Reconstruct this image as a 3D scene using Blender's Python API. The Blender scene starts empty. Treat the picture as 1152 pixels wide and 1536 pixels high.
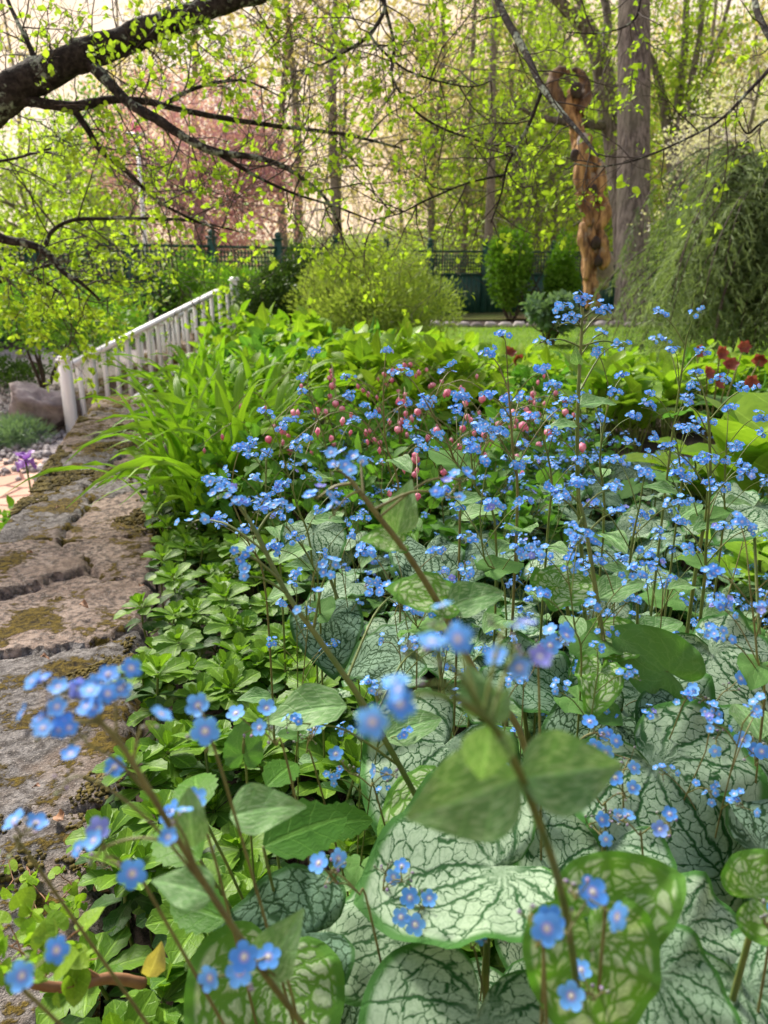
import bpy, math, random
import numpy as np
from math import sin, cos, pi, radians

random.seed(7)
RG = np.random.RandomState(11)
S = bpy.context.scene

# ------------------------------------------------------------------ camera, light, exposure
TILT = radians(17.6)
FP = 1160.0
CAM = np.array([0.0, 0.0, 0.75])
FWD = np.array([0, cos(TILT), -sin(TILT)]); UPV = np.array([0, sin(TILT), cos(TILT)]); RGT = np.array([1.0, 0, 0])
cd = bpy.data.cameras.new('camera'); cam = bpy.data.objects.new('camera', cd)
S.collection.objects.link(cam); S.camera = cam
cam.location = CAM; cam.rotation_euler = (pi/2 - TILT, 0, 0)
cd.sensor_fit = 'HORIZONTAL'; cd.sensor_width = 36.0; cd.lens = 36.0*FP/1152.0
cd.clip_start = 0.02; cd.clip_end = 600
cd.dof.use_dof = True; cd.dof.focus_distance = 0.95; cd.dof.aperture_fstop = 12.0

SUN_EL, SUN_AZ = radians(42), radians(-38)      # azimuth from +Y towards +X: sun ahead on the left
w = bpy.data.worlds.new('World'); S.world = w; w.use_nodes = True
nt = w.node_tree; nt.nodes.clear()
sky = nt.nodes.new('ShaderNodeTexSky'); sky.sky_type = 'NISHITA'; sky.sun_disc = False
sky.sun_elevation = SUN_EL; sky.sun_rotation = SUN_AZ
sky.air_density = 1.0; sky.dust_density = 3.0; sky.ozone_density = 1.0
bg1 = nt.nodes.new('ShaderNodeBackground'); bg1.inputs[1].default_value = 0.12
nt.links.new(sky.outputs[0], bg1.inputs[0])
# warm evening cloud bank low in the sky in front of the camera
tc = nt.nodes.new('ShaderNodeTexCoord'); sx = nt.nodes.new('ShaderNodeSeparateXYZ')
nt.links.new(tc.outputs['Generated'], sx.inputs[0])
rz = nt.nodes.new('ShaderNodeMapRange'); rz.interpolation_type = 'SMOOTHSTEP'
rz.inputs[1].default_value = 0.75; rz.inputs[2].default_value = 0.25; rz.inputs[3].default_value = 0.0; rz.inputs[4].default_value = 0.92
nt.links.new(sx.outputs[2], rz.inputs[0])
nz = nt.nodes.new('ShaderNodeTexNoise'); nz.inputs['Scale'].default_value = 4.0; nz.inputs['Detail'].default_value = 5
nt.links.new(tc.outputs['Generated'], nz.inputs['Vector'])
cr = nt.nodes.new('ShaderNodeValToRGB')
cr.color_ramp.elements[0].position = 0.38; cr.color_ramp.elements[0].color = (1.0, 0.68, 0.40, 1)
cr.color_ramp.elements[1].position = 0.62; cr.color_ramp.elements[1].color = (1.0, 0.83, 0.64, 1)
nt.links.new(nz.outputs[0], cr.inputs[0])
bg2 = nt.nodes.new('ShaderNodeBackground'); bg2.inputs[1].default_value = 0.66
nt.links.new(cr.outputs[0], bg2.inputs[0])
mx = nt.nodes.new('ShaderNodeMixShader'); ow = nt.nodes.new('ShaderNodeOutputWorld')
nt.links.new(rz.outputs[0], mx.inputs[0]); nt.links.new(bg1.outputs[0], mx.inputs[1]); nt.links.new(bg2.outputs[0], mx.inputs[2])
nt.links.new(mx.outputs[0], ow.inputs[0])
sl = bpy.data.lights.new('sun', 'SUN'); sl.energy = 3.7; sl.angle = radians(14); sl.color = (1.0, 0.93, 0.82)
so = bpy.data.objects.new('sun', sl); S.collection.objects.link(so)
so.rotation_euler = (pi/2 - SUN_EL, 0, pi - SUN_AZ)
S.view_settings.view_transform = 'Standard'; S.view_settings.look = 'None'
S.view_settings.exposure = 1.05; S.view_settings.gamma = 1.0

# ------------------------------------------------------------------ pixel helpers
def ray(px, py):
    return FWD + RGT*((px-576)/FP) + UPV*((768-py)/FP)
def P(px, py, d): return CAM + d*ray(px, py)
def PZ(px, py, z):
    r = ray(px, py); return CAM + r*((z-CAM[2])/r[2])

# ------------------------------------------------------------------ numpy noise
def _h(ix, iy, s):
    n = (ix*374761393 + iy*668265263 + s*974634777) & 0x7fffffff
    n = ((n ^ (n >> 13))*1274126177) & 0x7fffffff
    return ((n ^ (n >> 16)) & 0xffff)/65535.0
def vn(x, y, s=0):
    x = np.asarray(x, float); y = np.asarray(y, float)
    ix = np.floor(x).astype(np.int64); iy = np.floor(y).astype(np.int64)
    fx = x-ix; fy = y-iy; fx = fx*fx*(3-2*fx); fy = fy*fy*(3-2*fy)
    a = _h(ix, iy, s); b = _h(ix+1, iy, s); c = _h(ix, iy+1, s); d = _h(ix+1, iy+1, s)
    return (a*(1-fx)+b*fx)*(1-fy) + (c*(1-fx)+d*fx)*fy
def fbm(x, y, s=0, o=4):
    t = 0; a = .5
    for k in range(o):
        t = t + a*(vn(x, y, s+k)-.5); x = x*2.03; y = y*2.03; a *= .5
    return t
def sst(a, b, x):
    t = np.clip((np.asarray(x, float)-a)/(b-a), 0, 1); return t*t*(3-2*t)

# ------------------------------------------------------------------ mesh container
ORG = {}
class MB:
    def __init__(s): s.V=[]; s.L=[]; s.C=[]; s.U=[]; s.R=[]; s.M=[]; s.n=0
    def add(s, V, F, U=None, rnd=0.5, mi=0):
        V = np.asarray(V, float)
        s.V.append(V); 
        if isinstance(F, tuple): L, C = F
        else:
            L = np.array([i for f in F for i in f], np.int64); C = np.array([len(f) for f in F], np.int64)
        s.L.append(L + s.n); s.C.append(C)
        s.U.append(np.zeros((len(V),3)) if U is None else np.asarray(U, float))
        s.R.append(np.full(len(V), rnd) if np.isscalar(rnd) else rnd)
        s.M.append(np.full(len(C), mi)); s.n += len(V)
    def build(s, name, mats, parent=None, smooth=True):
        me = bpy.data.meshes.new(name)
        if s.V:
            V = np.concatenate(s.V); L = np.concatenate(s.L); C = np.concatenate(s.C)
            U = np.concatenate(s.U); R = np.concatenate(s.R); MI = np.concatenate(s.M)
            if parent is not None:
                r = parent
                while r.parent: r = r.parent
                V = V - ORG.get(r.name, np.zeros(3))
            me.vertices.add(len(V)); me.vertices.foreach_set('co', V.astype(np.float32).ravel())
            me.loops.add(len(L)); me.loops.foreach_set('vertex_index', L.astype(np.int32))
            st = np.zeros(len(C), np.int32); st[1:] = np.cumsum(C)[:-1]
            me.polygons.add(len(C)); me.polygons.foreach_set('loop_start', st)
            me.polygons.foreach_set('material_index', MI.astype(np.int32))
            if smooth: me.polygons.foreach_set('use_smooth', np.ones(len(C), bool))
            me.update(calc_edges=True)
            a = me.attributes.new('luv', 'FLOAT_VECTOR', 'POINT'); a.data.foreach_set('vector', U.astype(np.float32).ravel())
            a = me.attributes.new('rnd', 'FLOAT', 'POINT'); a.data.foreach_set('value', R.astype(np.float32))
        if not isinstance(mats, (list, tuple)): mats = [mats]
        for m in mats: me.materials.append(m)
        o = bpy.data.objects.new(name, me); S.collection.objects.link(o)
        if parent is not None: o.parent = parent
        return o
def tag(o, label=None, cat=None, group=None, kind=None):
    if label: o['label'] = label
    if cat: o['category'] = cat
    if group: o['group'] = group
    if kind: o['kind'] = kind
    return o
def root(name, loc, label, cat, group=None):
    o = bpy.data.objects.new(name, None); S.collection.objects.link(o); o.empty_display_size = .05
    o.location = loc; ORG[o.name] = np.array(loc, float)
    return tag(o, label, cat, group)
def kids(o):
    return [c for c in ALLK.get(o.name, [])]
def copy_tree(src, loc=None, rz=None, sc=None, label=None, group=None, parent=None, rx=0, ry=0):
    c = src.copy(); S.collection.objects.link(c)
    if parent is not None: c.parent = parent
    if loc is not None: c.location = loc
    if rz is not None: c.rotation_euler = (rx, ry, rz)
    if sc is not None: c.scale = (sc, sc, sc)
    if label: c['label'] = label
    if group: c['group'] = group
    for ch in list(src.children): copy_tree(ch, parent=c)
    return c

# ------------------------------------------------------------------ templates and scatter
def T(V, F, U):
    V = np.array(V, float); L = np.array([i for f in F for i in f], np.int64); C = np.array([len(f) for f in F], np.int64)
    return V, (L, C), np.array(U, float)
def nrm(v): return v/np.maximum(np.linalg.norm(v, axis=-1, keepdims=True), 1e-9)
def basis(y, n):
    y = nrm(y); x = nrm(np.cross(y, n)); z = np.cross(x, y)
    return np.stack([x, y, z], axis=-1)          # columns
def scatter(M, t, pos, R, sc, rnd, mi=0):
    V, (L, C), U = t; N = len(pos)
    if N == 0: return
    sc = np.broadcast_to(np.asarray(sc, float), (N,))
    W = np.einsum('nij,vj->nvi', R, V)*sc[:, None, None] + pos[:, None, :]
    nv = len(V)
    LL = (L[None, :] + (np.arange(N)*nv)[:, None]).ravel(); CC = np.tile(C, N)
    M.add(W.reshape(-1, 3), (LL, CC), np.tile(U, (N, 1)), np.repeat(np.broadcast_to(rnd, (N,)), nv), mi)
def rdir(n, rg=RG): return nrm(rg.normal(size=(n, 3)))

def smooth(pts, k=5):
    pts = np.array(pts, float); n = len(pts)
    if n < 3: return np.array([pts[0] + (pts[-1]-pts[0])*t for t in np.linspace(0, 1, k+1)])
    out = []
    for i in range(n-1):
        p0 = pts[max(i-1, 0)]; p1 = pts[i]; p2 = pts[i+1]; p3 = pts[min(i+2, n-1)]
        for j in range(k):
            t = j/k
            out.append(.5*((2*p1)+(-p0+p2)*t+(2*p0-5*p1+4*p2-p3)*t*t+(-p0+3*p1-3*p2+p3)*t**3))
    out.append(pts[-1]); return np.array(out)
def tube(M, pts, r, seg=6, mi=0, rnd=.5, rough=0, cap=True):
    pts = np.asarray(pts, float); n = len(pts)
    r = np.interp(np.linspace(0, 1, n), np.linspace(0, 1, len(r)), r) if not np.isscalar(r) else np.full(n, r)
    tg = np.gradient(pts, axis=0); tg = nrm(tg)
    up = np.array([.31, .17, .93]); 
    if abs(np.dot(tg[0], nrm(up))) > .95: up = np.array([1., .1, 0])
    a = nrm(np.cross(tg[0], up)); A = []
    for i in range(n):
        a = a - tg[i]*np.dot(a, tg[i]); a = a/(np.linalg.norm(a)+1e-9); A.append(a)
    A = np.array(A); B = np.cross(tg, A)
    th = np.arange(seg)*2*pi/seg
    rr = r[:, None]*np.ones(seg)[None]
    if rough:
        k = np.arange(n)[:, None]; rr = rr*(1+rough*(2*vn(k*.7+3.1*np.arange(seg)[None], np.arange(seg)[None]*1.7+k*.3, int(rnd*97))-1))
    V = pts[:, None, :] + rr[..., None]*(cos_(th)[None, :, None]*A[:, None, :] + sin_(th)[None, :, None]*B[:, None, :])
    ln = np.concatenate([[0], np.cumsum(np.linalg.norm(np.diff(pts, axis=0), axis=1))])
    U = np.zeros((n, seg, 3)); U[..., 0] = (np.arange(seg)/seg)[None]; U[..., 1] = ln[:, None]; U[..., 2] = 0
    i = np.arange(n-1)[:, None]; j = np.arange(seg)[None]; j2 = (j+1) % seg
    Q = np.stack([i*seg+j, i*seg+j2, (i+1)*seg+j2, (i+1)*seg+j], -1).reshape(-1, 4)
    L = Q.ravel(); C = np.full(len(Q), 4)
    if cap:
        L = np.concatenate([L, np.arange(seg)[::-1], (n-1)*seg+np.arange(seg)]); C = np.concatenate([C, [seg, seg]])
    M.add(V.reshape(-1, 3), (L, C), U.reshape(-1, 3), rnd, mi)
cos_ = np.cos; sin_ = np.sin
def box(M, c, s, rz=0, mi=0, rnd=.5, bev=0.0):
    c = np.array(c, float); x, y, z = np.array(s, float)/2
    b = min(bev, x*.9, y*.9, z*.9)
    if b > 0:
        V = []
        for zz, k in ((-z, b), (-z+b, 0), (z-b, 0), (z, b)):
            for sx_, sy_ in ((-1,-1),(1,-1),(1,1),(-1,1)): V.append((sx_*(x-k), sy_*(y-k), zz))
        F = [(3,2,1,0), (12,13,14,15)]
        for i in range(3):
            for j in range(4): F.append((i*4+j, i*4+(j+1)%4, (i+1)*4+(j+1)%4, (i+1)*4+j))
    else:
        V = [(sx_*x, sy_*y, sz*z) for sz in (-1,1) for sx_, sy_ in ((-1,-1),(1,-1),(1,1),(-1,1))]
        F = [(3,2,1,0),(4,5,6,7)]+[(j,(j+1)%4,4+(j+1)%4,4+j) for j in range(4)]
    V = np.array(V); ca, sa = cos(rz), sin(rz)
    W = np.stack([V[:,0]*ca-V[:,1]*sa, V[:,0]*sa+V[:,1]*ca, V[:,2]], 1)+c
    M.add(W, F, V, rnd, mi)
def ball(M, c, r, mi=0, rnd=.5, nu=8, nv=5, sq=(1,1,1), lump=0):
    th = np.linspace(0, pi, nv+1)[1:-1]; ph = np.arange(nu)*2*pi/nu
    V = [(0,0,1)]+[(sin(t)*cos(p), sin(t)*sin(p), cos(t)) for t in th for p in ph]+[(0,0,-1)]
    V = np.array(V); 
    if lump: V = V*(1+lump*(2*vn(V[:,0]*2.3+V[:,2]*3+c[0]*7, V[:,1]*2.3+5+V[:,2], int(rnd*50))-1))[:, None]
    F = [(0, 1+j, 1+(j+1)%nu) for j in range(nu)]
    for i in range(nv-2):
        for j in range(nu): F.append((1+i*nu+j, 1+(i+1)*nu+j, 1+(i+1)*nu+(j+1)%nu, 1+i*nu+(j+1)%nu))
    b = 1+(nv-2)*nu; e = len(V)-1
    F += [(e, b+(j+1)%nu, b+j) for j in range(nu)]
    M.add(V*np.array(sq)*r+np.array(c), F, V, rnd, mi)

def leaf_t(nt_=6, ns=2, wfn=None, fold=.25, droop=.3, tooth=0, wave=0):
    """simple leaf: y = 0..1 along the midrib, luv = (s, t, |s|)"""
    V=[]; U=[]; F=[]
    for i in range(nt_+1):
        t = i/nt_; wd = wfn(t)
        if tooth and i % 2: wd *= (1-tooth)
        for j in range(-ns, ns+1):
            s = j/ns
            V.append((s*wd, t-droop*.25*t*t, fold*abs(s)*wd - droop*t*t + wave*sin(t*11+s*2)*abs(s)*wd)); U.append((s, t, abs(s)))
    c = 2*ns+1
    for i in range(nt_):
        for j in range(c-1): F.append((i*c+j, i*c+j+1, (i+1)*c+j+1, (i+1)*c+j))
    return T(V, F, U)
ov = lambda t: .02+.30*sin(pi*min(1, t**.75))**.9*(1 if t < .98 else 0)
obov = lambda t: .03+.24*(sin(pi*min(t**1.7, 1)))**.8*(t < .99)+.05*(t < .99)*t
LEAF = leaf_t(5, 1, ov, .3, .2)
LEAFHI = leaf_t(8, 2, ov, .3, .25, wave=.15)
def _oh(t):
    return .02+.31*(max(0, sin(pi*min(t,1)**.60)))**1.1*(t<.99)
OVH = leaf_t(16, 4, _oh, .22, .30, wave=.10)
PACH = leaf_t(9, 2, obov, .25, .22, tooth=.16)
PACH2 = leaf_t(9, 2, obov, .35, .05, tooth=.16)
LONG = leaf_t(6, 1, lambda t: .012+.10*sin(pi*t**.8), .4, .25)
QUAD = T([(-.28,0,0),(.28,.1,.04),(.2,.75,-.05),(0,1,-.1),(-.26,.7,.02)], [(0,1,2,3,4)], [(-1,0,1),(1,0,1),(.5,.8,.5),(0,1,0),(-.5,.7,.5)])
DIA = T([(0,0,0),(.32,.5,.05),(0,1,-.06),(-.32,.5,.05)], [(0,1,2,3)], [(0,0,0),(1,.5,1),(0,1,0),(-1,.5,1)])
CYP = T([(-.13,0,0),(.13,0,0),(.10,.7,.03),(0,1,-.05),(-.10,.7,.03)], [(0,1,2,3,4)], [(-1,0,1),(1,0,1),(.5,.8,.5),(0,1,0),(-.5,.7,.5)])
NEED = T([(-.06,0,0),(.06,0,0),(.03,1,-.12),(-.03,1,-.12)], [(0,1,2,3)], [(0,0,0),(1,.5,1),(0,1,0),(-1,.5,1)])
_ha = [0,12,26,42,60,80,100,120,138,154,166,175,180]; _hr = [1.0,.90,.79,.70,.645,.62,.62,.60,.57,.50,.38,.22,.10]
def heart(nth=18, nr=6, cup=.15, droop=.25, wave=.06, ph=0., narrow=1.0, tooth=0):
    """cordate leaf round its petiole point; luv = (x, y, ring)"""
    th = np.concatenate([np.linspace(-180, 0, nth+1)[:-1], np.linspace(0, 180, nth+1)])
    V=[(0,0,0)]; U=[(0,0,0)]; F=[]
    K = len(th)
    for i in range(1, nr+1):
        q = (i/nr)
        for k, a in enumerate(th):
            r = np.interp(abs(a), _ha, _hr)*q
            if tooth and i == nr and k % 2: r *= 1-tooth
            x = r*sin(radians(a))*narrow; y = r*cos(radians(a))
            z = cup*abs(x)**1.2 - droop*(max(y, 0)**2)*1.1 - droop*.6*x*x + wave*q**2*sin(radians(a)*5+ph) + wave*.6*q**3*sin(radians(a)*11+2*ph) + .03*sin(9*y+ph)*abs(x)
            V.append((x, y, z)); U.append((x/narrow, y, q))
    for k in range(K-1): F.append((0, 1+k+1, 1+k))
    for i in range(nr-1):
        for k in range(K-1):
            a = 1+i*K+k; F.append((a, a+1, a+K+1, a+K))
    return T(V, F, U)
# ------------------------------------------------------------------ materials
class G:
    def __init__(s, name):
        s.m = bpy.data.materials.new(name); s.m.use_nodes = True; s.t = s.m.node_tree; s.t.nodes.clear()
        s.out = s.n('OutputMaterial')
    def n(s, typ, **kw):
        nd = s.t.nodes.new('ShaderNode'+typ)
        for k, v in kw.items(): setattr(nd, k, v)
        return nd
    def l(s, a, b): s.t.links.new(a, b)
    def put(s, sock, v):
        if hasattr(v, 'node'): s.l(v, sock)
        elif isinstance(v, (tuple, list)) and len(v) == 3 and sock.type == 'RGBA': sock.default_value = (*v, 1)
        else: sock.default_value = v
    def mth(s, op, a, b=0.0, c=0.0, clamp=False):
        nd = s.n('Math', operation=op, use_clamp=clamp); s.put(nd.inputs[0], a); s.put(nd.inputs[1], b); s.put(nd.inputs[2], c); return nd.outputs[0]
    def mix(s, f, a, b, bt='MIX'):
        nd = s.n('Mix', data_type='RGBA', blend_type=bt); s.put(nd.inputs[0], f); s.put(nd.inputs[6], a); s.put(nd.inputs[7], b); return nd.outputs[2]
    def ms(s, v, a, b, lo=0., hi=1.):
        nd = s.n('MapRange', interpolation_type='SMOOTHSTEP')
        s.put(nd.inputs[0], v)
        for i, q in enumerate((a, b, lo, hi)): nd.inputs[i+1].default_value = q
        return nd.outputs[0]
    def noise(s, vec, sc, det=3, rough=.5):
        nd = s.n('TexNoise'); s.put(nd.inputs['Vector'], vec); nd.inputs['Scale'].default_value = sc; nd.inputs['Detail'].default_value = det; nd.inputs['Roughness'].default_value = rough
        return nd.outputs[0]
    def attr(s, nm, k='Vector'):
        nd = s.n('Attribute', attribute_name=nm); return nd.outputs[k]
    def sep(s, v): nd = s.n('SeparateXYZ'); s.put(nd.inputs[0], v); return nd.outputs
    def comb(s, x, y, z):
        nd = s.n('CombineXYZ'); s.put(nd.inputs[0], x); s.put(nd.inputs[1], y); s.put(nd.inputs[2], z); return nd.outputs[0]
    def bump(s, h, st=.3, dist=.01):
        nd = s.n('Bump'); nd.inputs['Strength'].default_value = st; nd.inputs['Distance'].default_value = dist; s.l(h, nd.inputs['Height']); return nd.outputs[0]
    def finish(s, col, rough=.5, trans=0., nor=None, spec=.5, tcol=None):
        p = s.n('BsdfPrincipled'); s.put(p.inputs['Base Color'], col); s.put(p.inputs['Roughness'], rough)
        p.inputs['Specular IOR Level'].default_value = spec
        if nor is not None: s.l(nor, p.inputs['Normal'])
        o = p.outputs[0]
        if trans > 0:
            t = s.n('BsdfTranslucent'); s.put(t.inputs[0], tcol if tcol is not None else col)
            m = s.n('MixShader'); m.inputs[0].default_value = trans; s.l(o, m.inputs[1]); s.l(t.outputs[0], m.inputs[2]); o = m.outputs[0]
        s.l(o, s.out.inputs[0]); return s.m
    def orand(s): return s.n('ObjectInfo').outputs['Random']
    def pos(s): return s.n('NewGeometry').outputs['Position']

def leaf_mat(name, dark, light, trans=.35, rough=.5, vein=.25, nlat=8, spots=0, spotc=(.4,.5,.35), tmul=1.5):
    g = G(name); u = g.attr('luv'); x, y, z = g.sep(u); r = g.attr('rnd', 'Fac')
    c = g.mix(g.mth('ADD', g.mth('MULTIPLY', r, .8), g.mth('MULTIPLY', g.orand(), .2)), dark, light)
    mid = g.ms(z, .05, .14, 1, 0)
    lat = g.mth('PINGPONG', g.mth('SUBTRACT', y, g.mth('MULTIPLY', z, .22)), .5/nlat)
    lv = g.ms(lat, .0, .014, .7, 0)
    v = g.mth('MAXIMUM', mid, lv)
    lc = tuple(min(1, q*1.9+.03) for q in light)
    c = g.mix(g.mth('MULTIPLY', v, vein), c, lc)
    nn = g.noise(u, 7, 3)
    c = g.mix(g.ms(nn, .35, .7, 0, .35), c, tuple(q*.6 for q in dark))
    if spots:
        vo = g.n('TexVoronoi', feature='SMOOTH_F1'); g.l(u, vo.inputs['Vector']); vo.inputs['Scale'].default_value = 9
        c = g.mix(g.mth('MULTIPLY', g.ms(vo.outputs[0], .25, .45, 1, 0), spots), c, spotc)
    tc_ = g.mix(1.0, c, (tmul*.92, tmul, tmul*.42), 'MULTIPLY')
    h = g.mth('SUBTRACT', nn, v)
    return g.finish(c, rough, trans, g.bump(h, .35, .002), .16, tc_)

def net_leaf_mat(name, silver, silver2, vein, green, amt=1.0, sc=1.0, trans=.18, wid=.060, rim=.93):
    """silvered leaf with a dark net of veins; luv=(x,y,ring) round the petiole"""
    g = G(name); u = g.attr('luv'); r = g.attr('rnd', 'Fac')
    nz_ = g.n('TexNoise'); g.l(u, nz_.inputs['Vector']); nz_.inputs['Scale'].default_value = 5; nz_.inputs['Detail'].default_value = 2
    d = g.n('VectorMath', operation='MULTIPLY_ADD'); g.l(nz_.outputs[1], d.inputs[0]); d.inputs[1].default_value = (.09,.09,0); g.l(u, d.inputs[2]); nz2 = g.n('TexNoise'); g.l(u, nz2.inputs['Vector']); nz2.inputs['Scale'].default_value = 19; nz2.inputs['Detail'].default_value = 2; d0 = d; d = g.n('VectorMath', operation='MULTIPLY_ADD'); g.l(nz2.outputs[1], d.inputs[0]); d.inputs[1].default_value = (.045,.045,0); g.l(d0.outputs[0], d.inputs[2])
    x, y, _ = g.sep(d.outputs[0]); ring = g.sep(u)[2]
    ax = g.mth('ABSOLUTE', x); th = g.mth('ARCTAN2', x, y); tha = g.mth('ARCTAN2', ax, y)
    rr = g.mth('SQRT', g.mth('ADD', g.mth('MULTIPLY', x, x), g.mth('MULTIPLY', y, y)))
    tw = g.mth('ADD', tha, g.mth('MULTIPLY', rr, .75))
    d1 = g.mth('MULTIPLY', g.mth('PINGPONG', tw, .31), g.mth('ADD', rr, .03))
    d1 = g.mth('MINIMUM', d1, ax)
    main = g.mth('DIVIDE', d1, g.mth('SUBTRACT', .028, g.mth('MULTIPLY', rr, .014)))
    main = g.mth('MULTIPLY', g.ms(main, .25, 1.0, 1, 0), g.ms(rr, .02, .22, .35, 1))
    off = g.mth('MULTIPLY', r, 37.0)
    def net(a, b, thr):
        vo = g.n('TexVoronoi', feature='DISTANCE_TO_EDGE'); vo.inputs['Scale'].default_value = 1.0
        vv = g.comb(g.mth('ADD', g.mth('MULTIPLY', th, a*sc), off), g.mth('ADD', g.mth('MULTIPLY', rr, b*sc), g.mth('MULTIPLY', tha, 1.2)), g.mth('MULTIPLY', x, a*.9*sc))
        g.l(vv, vo.inputs['Vector']); return g.ms(vo.outputs[0], thr*.25, thr, 1, 0)
    n1 = net(2.4, 8.0, wid); n2 = net(5.2, 17.0, wid*1.1)
    v = g.mth('MAXIMUM', g.mth('MAXIMUM', main, n1), g.mth('MULTIPLY', n2, .28))
    edge = g.ms(ring, rim-.05, rim+.03)
    v = g.mth('MULTIPLY', v, amt)
    base = g.mix(g.mth('ADD', g.mth('MULTIPLY', r, .6), g.mth('MULTIPLY', g.orand(), .4)), silver, silver2)
    mott = g.noise(u, 22, 3, .6); base = g.mix(g.ms(mott, .4, .75, 0, .25), base, green)
    c = g.mix(v, base, vein); c = g.mix(edge, c, green)
    tc_ = g.mix(1.0, c, (1.0, 1.25, .5), 'MULTIPLY')
    h = g.mth('SUBTRACT', 1.0, g.mth('MAXIMUM', main, g.mth('MULTIPLY', n1, .7)))
    bn = g.mth('ADD', h, g.mth('MULTIPLY', mott, .3))
    return g.finish(c, .65, trans, g.bump(bn, .35, .0022), .14, tc_)

def plain(name, a, b=None, sc=20, rough=.6, trans=0., bump=.3, bd=.004, attr=False, det=4, spec=.4, tcol=None):
    g = G(name); n_ = g.n('TexCoord').outputs['Object'] if not attr else g.attr('luv')
    f = g.noise(n_, sc, det, .6); b = b or tuple(q*1.4 for q in a)
    c = g.mix(g.ms(f, .3, .7), a, b)
    if attr == 'r': c = g.mix(g.attr('rnd', 'Fac'), a, b)
    return g.finish(c, rough, trans, g.bump(f, bump, bd), spec, tcol)

MAT = {}
MAT['silver'] = net_leaf_mat('silver_leaf', (.21,.33,.22), (.39,.50,.34), (.022,.085,.022), (.05,.16,.03), sc=1.6, wid=.060, rim=.93)
MAT['silver_dark'] = net_leaf_mat('dark_netted_leaf', (.15,.27,.18), (.26,.38,.26), (.025,.07,.025), (.04,.12,.03), wid=.10, sc=1.5)
MAT['spotted'] = net_leaf_mat('spotted_green_leaf', (.50,.60,.38), (.42,.55,.30), (.12,.27,.035), (.10,.25,.035), wid=.20, sc=.95, trans=.3, rim=.88)
MAT['stemleaf'] = leaf_mat('stem_leaf_green', (.10,.23,.07), (.18,.34,.12), .32, .5, .5, 5, .55, (.36,.50,.28), 1.2)
MAT['plainheart'] = net_leaf_mat('green_leaf', (.08,.20,.045), (.13,.27,.07), (.16,.30,.09), (.09,.22,.05), wid=.05, trans=.35, amt=.5)
MAT['stem'] = plain('stem_green', (.10,.17,.035), (.17,.20,.05), 60, .5, .15)
MAT['stem_red'] = plain('stem_brown_green', (.13,.12,.04), (.20,.20,.06), 60, .5, .1)
MAT['bud'] = plain('bud', (.30,.18,.42), (.20,.30,.12), 200, .5, .1)
g = G('blue_petal'); u = g.sep(g.attr('luv'))[2]; r = g.attr('rnd', 'Fac')
c = g.mix(g.ms(r, .0, .85), (.10,.34,.90), (.17,.46,.96)); c = g.mix(g.ms(r, .95, .99), c, (.26,.27,.74))
c = g.mix(g.ms(u, .25, .5), (.35,.38,.85), c); c = g.mix(g.ms(u, .16, .26, 1, 0), c, (.85,.82,.75))
MAT['blue'] = g.finish(c, .55, .35, None, .25)
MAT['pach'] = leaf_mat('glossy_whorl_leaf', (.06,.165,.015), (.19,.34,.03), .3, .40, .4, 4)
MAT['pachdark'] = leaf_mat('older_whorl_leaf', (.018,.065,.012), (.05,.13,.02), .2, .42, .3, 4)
MAT['strap'] = leaf_mat('strap_leaf', (.13,.30,.02), (.27,.46,.04), .4, .4, .15, 1)
MAT['hosta'] = leaf_mat('broad_yellow_green_leaf', (.17,.33,.03), (.27,.42,.045), .38, .4, .5, 3)
MAT['hosta_dark'] = leaf_mat('broad_green_leaf', (.08,.19,.04), (.14,.28,.06), .35, .4, .3, 3)
MAT['peren'] = leaf_mat('bright_perennial_leaf', (.13,.27,.02), (.28,.41,.035), .42, .45, .3, 4)
MAT['peren2'] = leaf_mat('mid_green_perennial_leaf', (.07,.20,.03), (.14,.30,.05), .4, .45, .3, 4)
MAT['pink'] = plain('pink_petal', (.80,.17,.33), (.92,.50,.60), 60, .5, .3)
MAT['darkred'] = plain('dark_red_petal', (.22,.03,.03), (.38,.12,.06), 40, .5, .3)
MAT['purple'] = plain('purple_petal', (.25,.08,.45), (.38,.2,.62), 40, .5, .3)
MAT['treeleaf'] = leaf_mat('young_tree_leaf', (.20,.33,.03), (.40,.52,.06), .55, .45, .2, 4)
MAT['cypress'] = leaf_mat('golden_conifer_spray', (.17,.25,.045), (.40,.47,.12), .4, .6, 0, 3)
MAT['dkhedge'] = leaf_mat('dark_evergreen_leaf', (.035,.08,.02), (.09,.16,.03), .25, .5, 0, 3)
MAT['hedge'] = leaf_mat('fresh_green_shrub_leaf', (.09,.22,.02), (.19,.36,.04), .35, .5, 0, 3)
MAT['greymound'] = leaf_mat('grey_green_leaf', (.13,.22,.14), (.22,.33,.2), .3, .5, 0, 3)
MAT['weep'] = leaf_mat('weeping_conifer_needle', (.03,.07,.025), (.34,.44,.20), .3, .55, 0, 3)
MAT['woodleaf'] = leaf_mat('spring_woodland_leaf', (.24,.38,.04), (.46,.58,.09), .5, .6, 0, 3)
MAT['woodleaf2'] = leaf_mat('pale_woodland_leaf', (.20,.33,.06), (.38,.48,.12), .5, .6, 0, 3)
MAT['sunlit_bud'] = leaf_mat('peach_sunlit_buds', (.50,.40,.22), (.78,.66,.42), .5, .6, 0, 3, tmul=1.2)  # peach sunlight in the wood is put into the bud colour
MAT['mauve'] = leaf_mat('mauve_blossom', (.42,.19,.33), (.68,.42,.58), .4, .6, 0, 3)
MAT['white_bloom'] = leaf_mat('white_blossom', (.6,.56,.5), (.8,.78,.72), .3, .6, 0, 3)
MAT['twig'] = plain('dark_twig', (.035,.025,.02), (.07,.05,.04), 30, .8, 0)
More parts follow.
